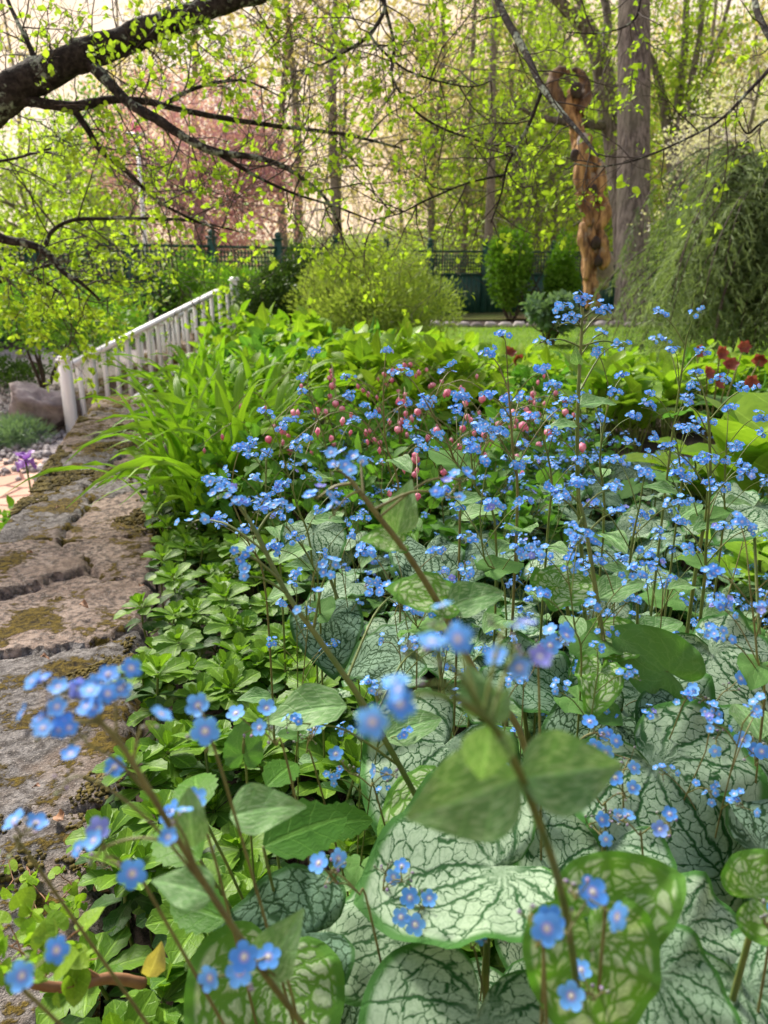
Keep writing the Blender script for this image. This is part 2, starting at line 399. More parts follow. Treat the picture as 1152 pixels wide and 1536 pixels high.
MAT['fartwig'] = plain('hazed_grey_twig', (.16,.14,.12), (.28,.25,.22), 10, .8, 0)  # grey lightened so distance haze sits in the far bark colour
MAT['white'] = plain('white_painted_metal', (.84,.84,.86), (.88,.88,.88), 8, .35, 0, .02)
MAT['fence'] = plain('dark_green_paint', (.012,.06,.05), (.025,.10,.075), 5, .5, 0, .1)
MAT['soil'] = plain('dark_soil', (.022,.014,.009), (.06,.04,.025), 30, .95, 0, .8, .02)
MAT['brown'] = plain('brown_vine_bark', (.20,.09,.045), (.30,.16,.08), 40, .6, 0)
MAT['deadleaf'] = leaf_mat('yellowed_leaf', (.42,.36,.09), (.55,.45,.16), .3, .5, .3, 4)

g = G('lichened_bark'); u = g.attr('luv'); p = g.pos()
f = g.noise(p, 45, 5, .65); c = g.mix(g.ms(f, .35, .68), (.014,.011,.010), (.055,.045,.04))
lich = g.noise(p, 7, 4, .7); lf = g.mth('MULTIPLY', g.ms(lich, .52, .57), g.ms(g.noise(p, 70, 3, .7), .38, .5))
c = g.mix(lf, c, (.27,.31,.24))
MAT['bark'] = g.finish(c, .9, 0, g.bump(g.mth('ADD', f, g.mth('MULTIPLY', lf, .3)), .9, .012), .2)

g = G('furrowed_grey_bark'); p = g.pos(); mp = g.n('Mapping'); g.l(p, mp.inputs[0]); mp.inputs['Scale'].default_value = (1, 1, .12)
f = g.noise(mp.outputs[0], 16, 5, .7); f2 = g.noise(p, 1.3, 3)
c = g.mix(g.ms(f, .38, .62), (.085,.07,.065), (.25,.215,.20)); c = g.mix(g.ms(f2, .4, .7, 0, .4), c, (.17,.17,.12))
MAT['greybark'] = g.finish(c, .9, 0, g.bump(f, 1.0, .06), .2)

g = G('carved_wood'); p = g.pos(); mp = g.n('Mapping'); g.l(p, mp.inputs[0]); mp.inputs['Scale'].default_value = (1, 1, .16)
f = g.noise(mp.outputs[0], 13, 5, .65); rr_ = g.attr('rnd', 'Fac')
c = g.mix(g.ms(f, .35, .65), (.13,.06,.025), (.52,.31,.13)); c = g.mix(g.ms(g.noise(mp.outputs[0], 7, 4, .6), .54, .66, 0, .9), c, (.09,.05,.03)); c = g.mix(g.ms(g.noise(p, 5, 3), .60, .70, 0, .7), c, (.42,.36,.30))  # dark streaks paint groove shade into the wood colour
c = g.mix(g.ms(rr_, .8, .9), c, (.42,.38,.34)); c = g.mix(g.ms(rr_, .2, .1), c, (.05,.035,.03))
MAT['carved'] = g.finish(c, .72, 0, g.bump(f, 1.0, .06), .25)

g = G('weathered_stone'); p = g.pos(); r = g.attr('rnd', 'Fac'); ed = g.sep(g.attr('luv'))[2]
n1 = g.noise(p, 9, 6, .65); n2 = g.noise(p, 60, 5, .75); n3 = g.noise(p, 240, 3, .7); n4 = g.noise(p, 3.5, 4, .6)
grey = g.mix(g.ms(n1, .3, .7), (.16,.15,.145), (.37,.345,.33)); tan = g.mix(g.ms(n1, .3, .7), (.27,.195,.155), (.54,.42,.345))
c = g.mix(g.ms(r, .35, .55), grey, tan)
c = g.mix(g.ms(n2, .44, .58, 0, .8), c, (.05,.042,.038)); c = g.mix(g.ms(n3, .54, .66, 0, .6), c, (.62,.57,.52)); c = g.mix(g.ms(n3, .46, .36, 0, .6), c, (.05,.04,.035))
c = g.mix(g.ms(n4, .52, .64, 0, .5), c, (.34,.25,.19))
mo = g.mth('ADD', g.mth('ADD', g.noise(p, 5.5, 6, .7), g.mth('MULTIPLY', ed, .07)), g.mth('MULTIPLY', n2, .12))
mcol = g.mix(g.ms(n2, .35, .62), (.022,.016,.008), (.19,.135,.022)); mf = g.ms(mo, .575, .62)
c = g.mix(mf, c, mcol)
c = g.mix(g.ms(ed, .55, 1.0, 0, .8), c, (.03,.022,.016))
hh = g.mth('ADD', g.mth('ADD', n1, g.mth('MULTIPLY', n2, .6)), g.mth('ADD', g.mth('MULTIPLY', n3, .25), g.mth('MULTIPLY', mf, .25)))
MAT['stone'] = g.finish(c, .92, 0, g.bump(hh, 1.0, .022), .2)
MAT['moss'] = plain('moss', (.035,.028,.008), (.17,.13,.025), 60, .95, .1, .5)
MAT['boulder'] = plain('boulder_rock', (.15,.12,.12), (.38,.32,.31), 4, .9, 0, .8, .05, det=8)
MAT['gravel'] = plain('gravel_stone', (.20,.17,.17), (.52,.48,.47), 3, .85, 0, .5, .01, attr='r')
MAT['gravelbed'] = plain('gravel_bed', (.16,.13,.13), (.45,.40,.39), 40, .9, 0, .8, .02)

g = G('pink_paving'); p = g.pos(); vo = g.n('TexVoronoi', feature='DISTANCE_TO_EDGE'); g.l(p, vo.inputs[0]); vo.inputs['Scale'].default_value = 3.2
v2 = g.n('TexVoronoi'); g.l(p, v2.inputs[0]); v2.inputs['Scale'].default_value = 3.2
bw = g.sep(v2.outputs['Color'])[0]
c = g.mix(bw, (.50,.31,.22), (.62,.42,.32)); c = g.mix(g.ms(g.noise(p, 14, 4), .4, .7, 0, .5), c, (.40,.26,.2))
c = g.mix(g.ms(vo.outputs[0], .03, .07, 1, 0), c, (.22,.10,.08))
MAT['paving'] = g.finish(c, .9, 0, g.bump(g.ms(vo.outputs[0], .0, .06), .8, .02), .2)

g = G('mown_grass'); p = g.pos()
c = g.mix(g.ms(g.noise(p, 1.5, 5), .3, .7), (.13,.27,.02), (.22,.37,.04)); c = g.mix(g.ms(g.noise(p, 60, 3), .4, .7, 0, .5), c, (.06,.15,.015))
MAT['lawn'] = g.finish(c, .8, .15, g.bump(g.noise(p, 90, 3), 1, .03), .2)
g = G('leaf_litter'); p = g.pos()
c = g.mix(g.ms(g.noise(p, .35, 5), .35, .6), (.16,.13,.07), (.20,.28,.06)); c = g.mix(g.ms(g.noise(p, 12, 4), .45, .7, 0, .6), c, (.05,.04,.02))
MAT['litter'] = g.finish(c, .95, 0, g.bump(g.noise(p, 20, 4), 1, .05), .1)
# ------------------------------------------------------------------ terrain
WD = nrm(np.array([-.2466, 1.049])); WN = np.array([WD[1], -WD[0]])     # wall direction, and its right-hand normal
W0 = PZ(235, 830, .02)[:2]; W0 = W0 - WD*np.dot(W0, WD)                    # right edge line of the wall
WW = .47
def uv_of(x, y):
    dx = np.asarray(x)-W0[0]; dy = np.asarray(y)-W0[1]
    return dx*WD[0]+dy*WD[1], dx*WN[0]+dy*WN[1]
def xy_of(u, v): return W0[0]+u*WD[0]+v*WN[0], W0[1]+u*WD[1]+v*WN[1]
def H(x, y, nz_=1):
    x = np.asarray(x, float); y = np.asarray(y, float); u, v = uv_of(x, y)
    low = -1.1 + .75*sst(8.5, 13, y)
    bed = -.03 - .36*sst(3.0, 8.0, y)
    k = sst(-.40, -.12, v-.45*sst(4.8, 6.5, u)); k = k + (1-k)*sst(11.5, 14, y)
    h = low*(1-k)+bed*k
    h = h + 5.5*sst(26, 75, y)*(.6+.4*sst(-15, 25, x))
    return h + nz_*(.03*fbm(x*1.3, y*1.3, 5) + .5*sst(20, 40, y)*fbm(x*.15, y*.15, 9))
gx = np.sinh(np.linspace(-4.6, 4.6, 260))*1.6; gy = np.concatenate([np.linspace(-12, -.6, 24)[:-1], np.linspace(-.5, 9, 150)[:-1], 9+np.expm1(np.linspace(0, 3.6, 90))*3.2])
X, Y = np.meshgrid(gx, gy); Z = H(X, Y)
def grid_mesh(M, X, Y, Z, U=None, keep=None, rnd=.5):
    n, m = X.shape; i = np.arange(n-1)[:, None]; j = np.arange(m-1)[None]
    Q = np.stack([i*m+j, i*m+j+1, (i+1)*m+j+1, (i+1)*m+j], -1).reshape(-1, 4)
    if keep is not None: Q = Q[keep.ravel()]
    used, inv = np.unique(Q.ravel(), return_inverse=True)
    V = np.stack([X, Y, Z], -1).reshape(-1, 3)[used]; UU = np.zeros((len(used), 3)) if U is None else U.reshape(-1, 3)[used]
    M.add(V, (inv.astype(np.int64), np.full(len(Q), 4)), UU, rnd)
M = MB(); grid_mesh(M, X, Y, Z); tag(M.build('ground', MAT['soil']), kind='structure')
def sheet(name, mat, x0, x1, y0, y1, st, dz, fn):
    X, Y = np.meshgrid(np.arange(x0, x1, st), np.arange(y0, y1, st)); Z = H(X, Y)+dz
    keep = fn(X, Y)[:-1, :-1]; M = MB(); grid_mesh(M, X, Y, Z, keep=keep); return tag(M.build(name, mat), kind='structure')
sheet('lawn', MAT['lawn'], -1.5, 12, 5.6, 16.2, .12, .02, lambda x, y: (y > 6.3+.3*np.sin(x*1.3)+.9*sst(-.2,-1.5,x)) & (y < 15.6+.15*np.sin(x*2)))
sheet('gravel_bed', MAT['gravelbed'], -14, -.3, .5, 12, .12, .01, lambda x, y: (uv_of(x, y)[1] < -.42))
sheet('paving', MAT['paving'], -6.4, -1, 2.2, 7.6, .1, .022, lambda x, y: (uv_of(x, y)[1] < -.45) & (y < 7.0+.15*np.sin(x*3)-.1*x) )
sheet('forest_floor', MAT['litter'], -45, 45, 17.5, 90, .8, .03, lambda x, y: y > 0)

# pale stone edging of the lawn in front of the fence
M = MB()
for i in range(46):
    x = 0.2+i*.27; y = 15.5+.1*sin(x*2)
    ball(M, (x, y, float(H(x, y))+.05), .13, rnd=.9*RG.rand(), sq=(1.1, .7, .6), lump=.3)
o = M.build('stone_edging', MAT['gravel']); tag(o, 'pale row of edging stones along the far side of the lawn', 'edging')

# ------------------------------------------------------------------ stone wall with capstones
wall = root('stone_wall', (*xy_of(2, -.26), -.5), 'long weathered stone retaining wall with flat mossy cap, on the left of the flower bed', 'wall')
uu = np.concatenate([np.arange(-.9, 3.2, .0125), np.arange(3.2, 4.75, .025)]); vv = np.linspace(-WW, 0, 44)
Ug, Vg = np.meshgrid(uu, vv, indexing='ij')
rs = np.random.RandomState(5)
cu = np.array([]); cv = np.array([])
cells = []
u_ = -.9
while u_ < 4.8:
    n_ = rs.choice([1, 2, 2, 2]); l_ = rs.uniform(.26, .55)
    for k in range(n_): cells.append((u_+rs.uniform(-.08, .08), -WW*(k+.5)/n_+rs.uniform(-.05, .05), rs.rand(), rs.uniform(-.012, .012), rs.uniform(-.03, .03), rs.uniform(-.03, .03)))
    u_ += l_
C_ = np.array(cells)
uw = Ug+.16*fbm(Ug*5, Vg*5, 31)+.05*fbm(Ug*22, Vg*22, 33); vw = Vg+.16*fbm(Ug*5, Vg*5, 41)+.05*fbm(Ug*22, Vg*22, 43)
D = np.sqrt((uw[..., None]-C_[:, 0])**2 + ((vw[..., None]-C_[:, 1])*1.15)**2)
idx = np.argsort(D, -1)[..., :2]; d1 = np.take_along_axis(D, idx[..., :1], -1)[..., 0]; d2 = np.take_along_axis(D, idx[..., 1:2], -1)[..., 0]
cid = idx[..., 0]; crack = (1-sst(0, .016, d2-d1))
ed_v = .022*fbm(Ug*9, Ug*0, 51)+.012*fbm(Ug*40, Ug*0, 52)+.03*fbm(Ug*3, Ug*0, 53)
Ve = Vg + ed_v*(sst(-.2, 0, Vg)) - ed_v*1.5*sst(-WW+.2, -WW, Vg)
zt = .022 + C_[cid, 3] + C_[cid, 4]*(Ug-C_[cid, 0]) + C_[cid, 5]*(Vg-C_[cid, 1])
zt = zt + .018*fbm(Ug*4, Vg*4, 61) + .014*fbm(Ug*17, Vg*17, 71) + .010*fbm(Ug*55, Vg*55, 81) - .022*crack
rim = np.minimum(-Vg, Vg+WW); zt = zt - .03*(1-sst(0, .03, rim))**2
Xw, Yw = xy_of(Ug, Ve)
Uw = np.stack([Ug, Vg, crack], -1)
for c in np.unique(cid):
    keep = (cid[:-1, :-1] == c)
    if keep.sum() < 12: 
        continue
    M = MB(); grid_mesh(M, Xw, Yw, zt, Uw, keep, rnd=C_[c, 2]); M.build('capstone', MAT['stone'], wall)
# moss cushions on the cap
rgm = np.random.RandomState(9); n = 60000; a_ = rgm.uniform(-.8, 4.2, n); b_ = rgm.uniform(-WW+.02, -.01, n)
mm = fbm(a_*4.2+3, b_*4.2, 131, 4)+.25*fbm(a_*25, b_*25, 135, 2)+.05*sst(-.25, 0, b_); kk = mm > .085; a_, b_, mm = a_[kk], b_[kk], mm[kk]; n = len(a_)
zi = zt[np.clip(np.searchsorted(uu, a_), 0, len(uu)-1), np.clip(np.searchsorted(vv, b_), 0, len(vv)-1)]
xm, ym = xy_of(a_, b_); MM = MB(); tb = MB(); ball(tb, (0, 0, 0), 1, nu=5, nv=4, lump=.2, sq=(1, 1, .6)); tb = (tb.V[0], (tb.L[0], tb.C[0]), tb.U[0])
d_ = nrm(rgm.normal(size=(n, 3))*.3+np.array([1, 0, 0])); scatter(MM, tb, np.stack([xm, ym, zi+.0015], 1), basis(d_, nrm(rgm.normal(size=(n, 3))*.2+np.array([0, 0, 1.]))), (.0025+.010*np.clip(mm-.085, 0, .3))*rgm.uniform(.6, 1.3, n)*(1+.3*a_.clip(0)), rgm.rand(n))
tag(MM.build('moss', MAT['moss']), 'brown-green moss cushions growing over the cap of the stone wall', 'moss', kind='stuff')
# faces of the wall below the cap
M = MB()
for side, vc in ((1, -1), (-1, 0)):
    k = 42 if side == 1 else 0
    xs, ys = Xw[:, vc], Yw[:, vc]; zs = zt[:, vc]
    rows = []; lv = np.linspace(0, 1, 14)
    Zb = zs[:, None]*(1-lv)[None] + (-1.25 if side < 0 else -.28)*lv[None]
    jit = .035*fbm(uu[:, None]*6+0*lv[None], Zb*9, 91)*(lv > 0)[None] - .015*(lv > .05)[None]
    XX = xs[:, None]+WN[0]*jit*side; YY = ys[:, None]+WN[1]*jit*side
    grid_mesh(M, XX, YY, Zb, np.stack([uu[:, None]+0*lv[None], Zb, np.clip(.1+2*jit*10, 0, .5)], -1), rnd=.7)
M.build('wall_face', MAT['stone'], wall)
M = MB(); M.add(np.array([(*xy_of(a, b), z) for z in (-1.2, -.025) for a, b in ((-.88, -WW+.03), (-.88, -.03), (4.68, -.03), (4.68, -WW+.03))]), [(0,1,2,3),(7,6,5,4),(0,4,5,1),(1,5,6,2),(2,6,7,3),(3,7,4,0)], rnd=.3)
M.build('core', MAT['soil'], wall)

# ------------------------------------------------------------------ white railings and stone steps
def railing(name, pA, pB, top_a, top_b, nb, label, level_end=True):
    a = np.array(pA, float); b = np.array(pB, float)
    r = root(name, a, label, 'railing', 'white stair railings')
    d = b-a; rz = math.atan2(d[1], d[0]); Ld = math.hypot(d[0], d[1])
    def post(p, z0, z1):
        M = MB(); box(M, (p[0], p[1], (z0+z1)/2), (.10, .10, z1-z0), rz, bev=.008); o = M.build('post', MAT['white'], r)
        M = MB(); box(M, (p[0], p[1], z1+.012), (.13, .13, .024), rz, bev=.006); box(M, (p[0], p[1], z1+.04), (.10, .10, .032), rz, bev=.012); M.build('post_cap', MAT['white'], o)
    post(a, a[2]-.25, top_a+.05); post(b, b[2]-.1, top_b+.10)
    knee = .88 if level_end else 1.0
    ends = [(0, top_a), (knee, top_b), (1, top_b)]
    def rail(dz, w, h):
        M = MB()
        for (t0, z0), (t1, z1) in zip(ends[:-1], ends[1:]):
            if t1-t0 < .01: continue
            p0 = a+d*t0; p1 = a+d*t1
            c0 = np.array([p0[0], p0[1], z0+dz]); c1 = np.array([p1[0], p1[1], z1+dz]); nrmv = np.array([-d[1], d[0], 0])/Ld*w/2
            V = [c0-nrmv, c0+nrmv, c0+nrmv+(0,0,h), c0-nrmv+(0,0,h), c1-nrmv, c1+nrmv, c1+nrmv+(0,0,h), c1-nrmv+(0,0,h)]
            M.add(V, [(0,1,2,3),(7,6,5,4),(0,4,5,1),(1,5,6,2),(2,6,7,3),(3,7,4,0)])
        return M.build('handrail' if dz > -.2 else 'bottom_rail', MAT['white'], r, smooth=False)
    rail(-.05, .085, .05); rail(-.80, .05, .035)
    for i in range(1, nb):
        t = i/nb; p = a+d*t; zt_ = top_a+(top_b-top_a)*min(1, t/knee)
        M = MB(); box(M, (p[0], p[1], zt_-.42), (.04, .04, .74), rz, bev=.004); M.build('baluster', MAT['white'], r)
    return r
A1 = P(97, 640, 8.6); A1[2] = -1.08
zA = PZ(97, 640, -1.0)
pA = P(97, 548, 8.6); pB = P(352, 432, 11.6)
railing('stair_railing', (pA[0], pA[1], pA[2]-.88), (pB[0], pB[1], pB[2]-.95), pA[2], pB[2], 17, 'near white metal railing beside the steps, its lower post standing clear at the left')
pA2 = P(134, 530, 9.9); pB2 = P(352, 440, 13.2); pA2 = pA2 + np.array([0,0,.0])
railing('stair_railing', (pA2[0], pA2[1], pA2[2]-.88), (pB2[0], pB2[1], pB2[2]-.95), pA2[2], pB2[2], 14, 'farther white metal railing seen through the balusters of the near one')
st = root('stone_steps', (pA[0], pA[1], -1.1), 'pale stone steps climbing between the two white railings', 'steps')
mid0 = (pA+pA2)/2; mid1 = (pB+pB2)/2
for i in range(7):
    t = (i+.3)/7; c = mid0+(mid1-mid0)*t; z = -1.1+(.12+.115*i)
    M = MB(); dv = (mid1-mid0); box(M, (c[0], c[1], z-.25), (.62, 1.25, .62), math.atan2(dv[1], dv[0]), bev=.02, rnd=.6); M.build('step', MAT['stone'], st)

# ------------------------------------------------------------------ fence
FZ = 1.12
fr = root('garden_fence', (0, 18, -.4), 'dark green wooden fence with lattice top and capped posts, running behind the shrubs', 'fence')
fpts = [P(-120, 400, 11.3), P(320, 400, 14.2), P(645, 400, 18.5), P(727, 400, 19.2), P(925, 400, 20.4), P(1200, 400, 21)]
posts = []
for a, b in zip(fpts[:-1], fpts[1:]):
    n_ = max(1, round(np.linalg.norm((b-a)[:2])/1.75))
    for k in range(n_): posts.append((a+(b-a)*k/n_)[:2])
posts.append(fpts[-1][:2])
for q, p in enumerate(posts):
    M = MB(); zb = float(H(*p))-.1; box(M, (p[0], p[1], (zb+FZ+.12)/2), (.14, .14, FZ+.12-zb), bev=.01); o = M.build('post', MAT['fence'], fr)
    M = MB(); box(M, (p[0], p[1], FZ+.14), (.19, .19, .04), bev=.01); ball(M, (p[0], p[1], FZ+.21), .07); M.build('post_cap', MAT['fence'], o)
    if q == len(posts)-1: break
    n = posts[q+1]; c = (p+n)/2; L_ = np.linalg.norm(n-p)-.14; rz = math.atan2(*(n-p)[::-1]); dx = (n-p)/np.linalg.norm(n-p)
    M = MB(); nb = max(2, int(L_/.14))
    for k in range(nb):
        cc = c+dx*((k+.5)/nb-.5)*L_; box(M, (cc[0], cc[1], (zb+.1+.55)/2), (L_/nb-.006, .025, .55-(zb+.1)), rz)
    M.build('board_panel', MAT['fence'], fr)
    M = MB(); box(M, (c[0], c[1], FZ-.02), (L_, .09, .05), rz); box(M, (c[0], c[1], .575), (L_, .07, .05), rz)
    M.build('rail', MAT['fence'], fr)
    M = MB(); nb = int(L_/.075)
    for k in range(nb):
        cc = c+dx*((k+.5)/nb-.5)*L_; box(M, (cc[0], cc[1], .82), (.03, .014, .46), rz)
    for zz in (.68, .76, .84, .92, 1.0): box(M, (c[0]+.003, c[1]-.016, zz), (L_, .012, .022), rz)
    M.build('lattice', MAT['fence'], fr)

# ------------------------------------------------------------------ generic branching
def grow(M, p, d, L, r, lev, tips, rg, wig=.35, up=.0, seg=5, nchild=4, lrat=.55, mi=0, minr=.0008, nseg=6, clen=(.25, 1.)):
    pts = [np.array(p, float)]; d = nrm(np.array(d, float)); dd = d
    for k in range(nseg):
        dd = nrm(dd + rg.normal(size=3)*wig*.35 + np.array([0, 0, up])); pts.append(pts[-1]+dd*L/nseg)
    pts = np.array(pts); tube(M, pts, [r, max(r*.35, minr)], seg if r > .004 else 4 if r > .002 else 3, mi, cap=False)
    if lev == 0:
        for k in range(2, nseg+1): tips.append((pts[k], nrm(pts[k]-pts[k-1])))
        return pts
    for c in range(nchild):
        t = clen[0]+(clen[1]-clen[0])*(c+rg.rand()*.8)/nchild; f = min(t, .999)*nseg; i = int(f); q = pts[i]+(pts[i+1]-pts[i])*(f-i)
        tg = nrm(pts[i+1]-pts[i]); side = nrm(np.cross(tg, rg.normal(size=3)))
        grow(M, q, tg*.75+side*.75, L*lrat*(1.15-.5*t), max(r*(.6-.25*t), minr), lev-1, tips, rg, wig, up, seg-1, nchild, lrat, mi, minr, max(3, nseg-1), clen)
    tips.append((pts[-1], nrm(pts[-1]-pts[-2]))); return pts
def leaves_at(M, tips, t, n, size, rg, spread=.02, drop=.0, mi=0, upb=.6):
    if not tips: return
    P_ = np.array([a for a, b in tips]); D_ = np.array([b for a, b in tips]); P_ = np.repeat(P_, n, 0); D_ = np.repeat(D_, n, 0); N = len(P_)
    dr = nrm(D_*.6+rg.normal(size=(N, 3))*.7+np.array([0, 0, -drop])); nn = nrm(rg.normal(size=(N, 3))*.6+np.array([0, 0, upb+.01]))
    scatter(M, t, P_+rg.normal(size=(N, 3))*spread, basis(dr, nn), size*rg.uniform(.45, 1.35, N), rg.rand(N), mi)
def shrub_mass(M, t, c, rad, n, size, rg, lobes=14, upw=.4, mi=0, dirup=.3, shell=.55):
    c = np.array(c); rad = np.array(rad)
    ld = rdir(lobes, rg); ld[:, 2] = ld[:, 2]*.95+.02; lc = ld*rg.uniform(.45, .72, (lobes, 1)); lr = rg.uniform(.28, .48, lobes)
    k = rg.randint(0, lobes, n); dv = rdir(n, rg); rr_ = lr[k]*(shell+(1-shell)*rg.rand(n)**.5)*(1+.25*rg.normal(size=n)*.5)
    q = lc[k]+dv*rr_[:, None]; keep = (q[:, 2] > -1.0); q = q[keep]; dv = dv[keep]; k = k[keep]; n = len(q)
    dr = nrm(dv+rg.normal(size=(n, 3))*.5+np.array([0, 0, dirup])); nn = nrm(dv*.6+rg.normal(size=(n, 3))*.5+np.array([0, 0, upw]))
    rnd = np.clip(.5+.25*rg.normal(size=n)+(k/lobes-.5)*.5, 0, 1)
    scatter(M, t, c+q*rad, basis(dr, nn), size*rg.uniform(.6, 1.3, n), rnd, mi)

def shrub(name, px, py_base, d, wpx, hpx, mat, t, n, size, label, cat='shrub', group=None, depth=1.0, lobes=16, rgs=1, dirup=.3):
    rg = np.random.RandomState(rgs)
    b = P(px, py_base, d); rx = wpx/2*d/FP; rzz = hpx*d/FP/1.45
    zb = float(H(b[0], b[1])); r = root(name, (b[0], b[1], zb), label, cat, group)
    M = MB(); tips = []
    for k in range(5):
        a = rg.rand()*6.28; grow(M, (b[0]+.05*cos(a), b[1]+.05*sin(a), zb-.03), (cos(a)*.6, sin(a)*.6, 1), b[2]-zb+rzz*.9, .025, 1, tips, rg, nchild=3)
    M.build('stem', MAT['twig'], r)
    M = MB(); shrub_mass(M, t, (b[0], b[1], b[2]+rzz*.45), (rx, rx*depth, rzz), n, size, rg, lobes, dirup=dirup); M.build('foliage', mat, r)
    return r
shrub('golden_conifer', 556, 494, 10.5, 292, 132, MAT['cypress'], CYP, 30000, .055, 'wide feathery yellow-green conifer shrub in the middle, behind the flower bed', rgs=3, dirup=.5, lobes=44)
shrub('evergreen_shrub', 400, 482, 10.8, 110, 85, MAT['dkhedge'], DIA, 7000, .05, 'dark green rounded shrub between the white railing and the yellow-green conifer', rgs=4)
shrub('fence_shrub', 768, 445, 17.0, 90, 105, MAT['hedge'], DIA, 7000, .09, 'bright green bushy shrub hiding part of the green fence, left of the rounder one', rgs=5)
shrub('fence_shrub', 843, 440, 16.6, 64, 90, MAT['hedge'], DIA, 6000, .08, 'smaller rounded green shrub by the fence, just left of the carved totem', rgs=6)
shrub('mounded_perennial', 825, 487, 11.5, 80, 48, MAT['greymound'], LEAF, 1800, .10, 'low grey-green leafy mound on the lawn edge left of the totem', 'plant', rgs=8)
shrub('leafy_shrub', 350, 478, 12.3, 150, 85, MAT['hedge'], CYP, 7000, .07, 'yellow-green bushy shrub hiding the lattice fence just above the top of the white railing', rgs=9, lobes=24)
shrub('clipped_hedge', 35, 600, 11.2, 190, 70, MAT['dkhedge'], DIA, 12000, .045, 'low dark clipped hedge behind the purple-grey boulder at the left edge', 'hedge', rgs=10)
shrub('creeping_juniper', 5, 665, 8.4, 120, 45, MAT['greymound'], NEED, 5000, .07, 'low grey-green creeping shrub spreading on the gravel at the left edge', 'shrub', rgs=12)
shrub('leafy_shrub', 60, 520, 10.3, 330, 130, MAT['hedge'], DIA, 9000, .06, 'yellow-green leafy shrub in front of the lattice fence at far left', rgs=13)

shrub('leafy_shrub', 285, 470, 13.2, 150, 90, MAT['hedge'], DIA, 6000, .06, 'dark leafed green bush against the lattice fence behind the railing', rgs=21, lobes=24)
shrub('leafy_shrub', 452, 470, 13.6, 110, 105, MAT['dkhedge'], DIA, 7000, .06, 'dark bush showing at the left shoulder of the wide yellow-green conifer', rgs=22, lobes=24)
def rock(px, py, d, wpx, hpx, label, seed, name='boulder', mat='boulder'):
    b = P(px, py, d); s = d/FP; M = MB()
    ball(M, (0, 0, 0), 1, nu=28, nv=18, rnd=.5)
    V = M.V[0]; q = fbm(V[:, 0]*1.4+seed, V[:, 1]*1.4+V[:, 2]*1.1, seed, 5); q2 = np.abs(fbm(V[:, 0]*2+V[:, 2], V[:, 1]*2-V[:, 2]*2, seed+4, 3))
    V = np.sign(V)*np.abs(V)**.8*(1+1.5*q-.9*q2)[:, None]; V[:, 2] = V[:, 2]*(1-.45*V[:, 0])
    V = V*np.array([wpx/2*s, wpx/2*s*.8, hpx/1.7*s]); M.V[0] = V+np.array([b[0], b[1], b[2]+hpx*.35*s])
    o = M.build(name, MAT[mat]); return tag(o, label, 'rock')
rock(66, 640, 9.0, 108, 62, 'jagged purple-grey boulder on the gravel left of the white railing post', 3)
rock(95, 548, 12.0, 130, 30, 'long flat brown stone slab lying behind the clipped hedge', 6)
rock(905, 420, 12.6, 34, 44, 'pale rounded stone resting against the foot of the carved totem', 9)
rock(170, 505, 12.6, 70, 22, 'grey flat-topped stone behind the white railing, below the lattice fence', 12)
# gravel stones
M = MB(); rg = np.random.RandomState(8); tmp = MB(); ball(tmp, (0,0,0), 1, nu=5, nv=4, lump=.3)
bt = (tmp.V[0], (tmp.L[0], tmp.C[0]), tmp.U[0])
n = 6000; x = rg.uniform(-9, -1.2, n); y = rg.uniform(4.5, 10.5, n); u_, v_ = uv_of(x, y); k = (v_ < -.6) & ((y > 6.7) | (rg.rand(n) < .02)); x, y = x[k], y[k]; n = len(x)
d_ = rdir(n, rg); scatter(M, bt, np.stack([x, y, H(x, y)+.03], 1), basis(d_, rdir(n, rg)), rg.uniform(.015, .04, n), rg.rand(n))
tag(M.build('gravel', MAT['gravel']), 'loose grey and pinkish gravel stones below the retaining wall', 'gravel', kind='stuff')

# lawn grass
M = MB(); n = 26000; x = rg.uniform(-1.4, 9, n); y = 6+rg.rand(n)**1.5*9.5; k = (y > 6.5+.3*np.sin(x*1.3)+.9*sst(-.2,-1.5,x)); x, y = x[k], y[k]; n = len(x)
dr = nrm(rg.normal(size=(n, 3))*.35+np.array([0, 0, 1])); scatter(M, NEED, np.stack([x, y, H(x, y)+.01], 1), basis(dr, rdir(n, rg)), rg.uniform(.04, .09, n), rg.rand(n))
tag(M.build('grass', MAT['peren']), 'short bright mown grass beyond the flower bed', 'grass', kind='stuff')
# ------------------------------------------------------------------ background trees
def limb_px(M, pix, wpx, seg=8, k=6, rough=.12, mi=0, cap=True):
    """branch through (px,py,depth) points; widths in photograph pixels at those points"""
    pts = smooth([P(*q) for q in pix], k); ds = np.array([q[2] for q in pix]); r = np.array(wpx)/2*ds/FP
    tube(M, pts, r, seg, mi, rough=rough, rnd=random.random(), cap=cap); return pts
def tree_thing(name, label, base, cat='tree', group=None): return root(name, base, label, cat, group)

# big straight grey trunk
b = P(950, 400, 15.8); zb = float(H(b[0], b[1]))
t = tree_thing('shade_tree', 'big straight tree with thick furrowed grey trunk, right of the carved totem', (b[0], b[1], zb))
M = MB(); e = P(951, 0, 15.8); dv = (e-b)/(e[2]-b[2]); pts = [tuple(b+dv*(z-b[2])) for z in (zb-.1, zb+.5, zb+2, zb+5, 9, 15)]
tube(M, smooth(pts, 6), [.48, .37, .33, .32, .31, .22], 28, rough=.03); M.build('trunk', MAT['greybark'], t)
M = MB(); tips = []; rg = np.random.RandomState(3)
for k in range(7):
    a = k*.9; grow(M, tuple(b+dv*(9+k*.8-b[2])), (cos(a), sin(a), .5), 4.5, .11, 2, tips, rg, nchild=4)
M.build('branches', MAT['greybark'], t); M = MB(); leaves_at(M, tips, QUAD, 3, .12, rg, .15); M.build('crown', MAT['woodleaf'], t)

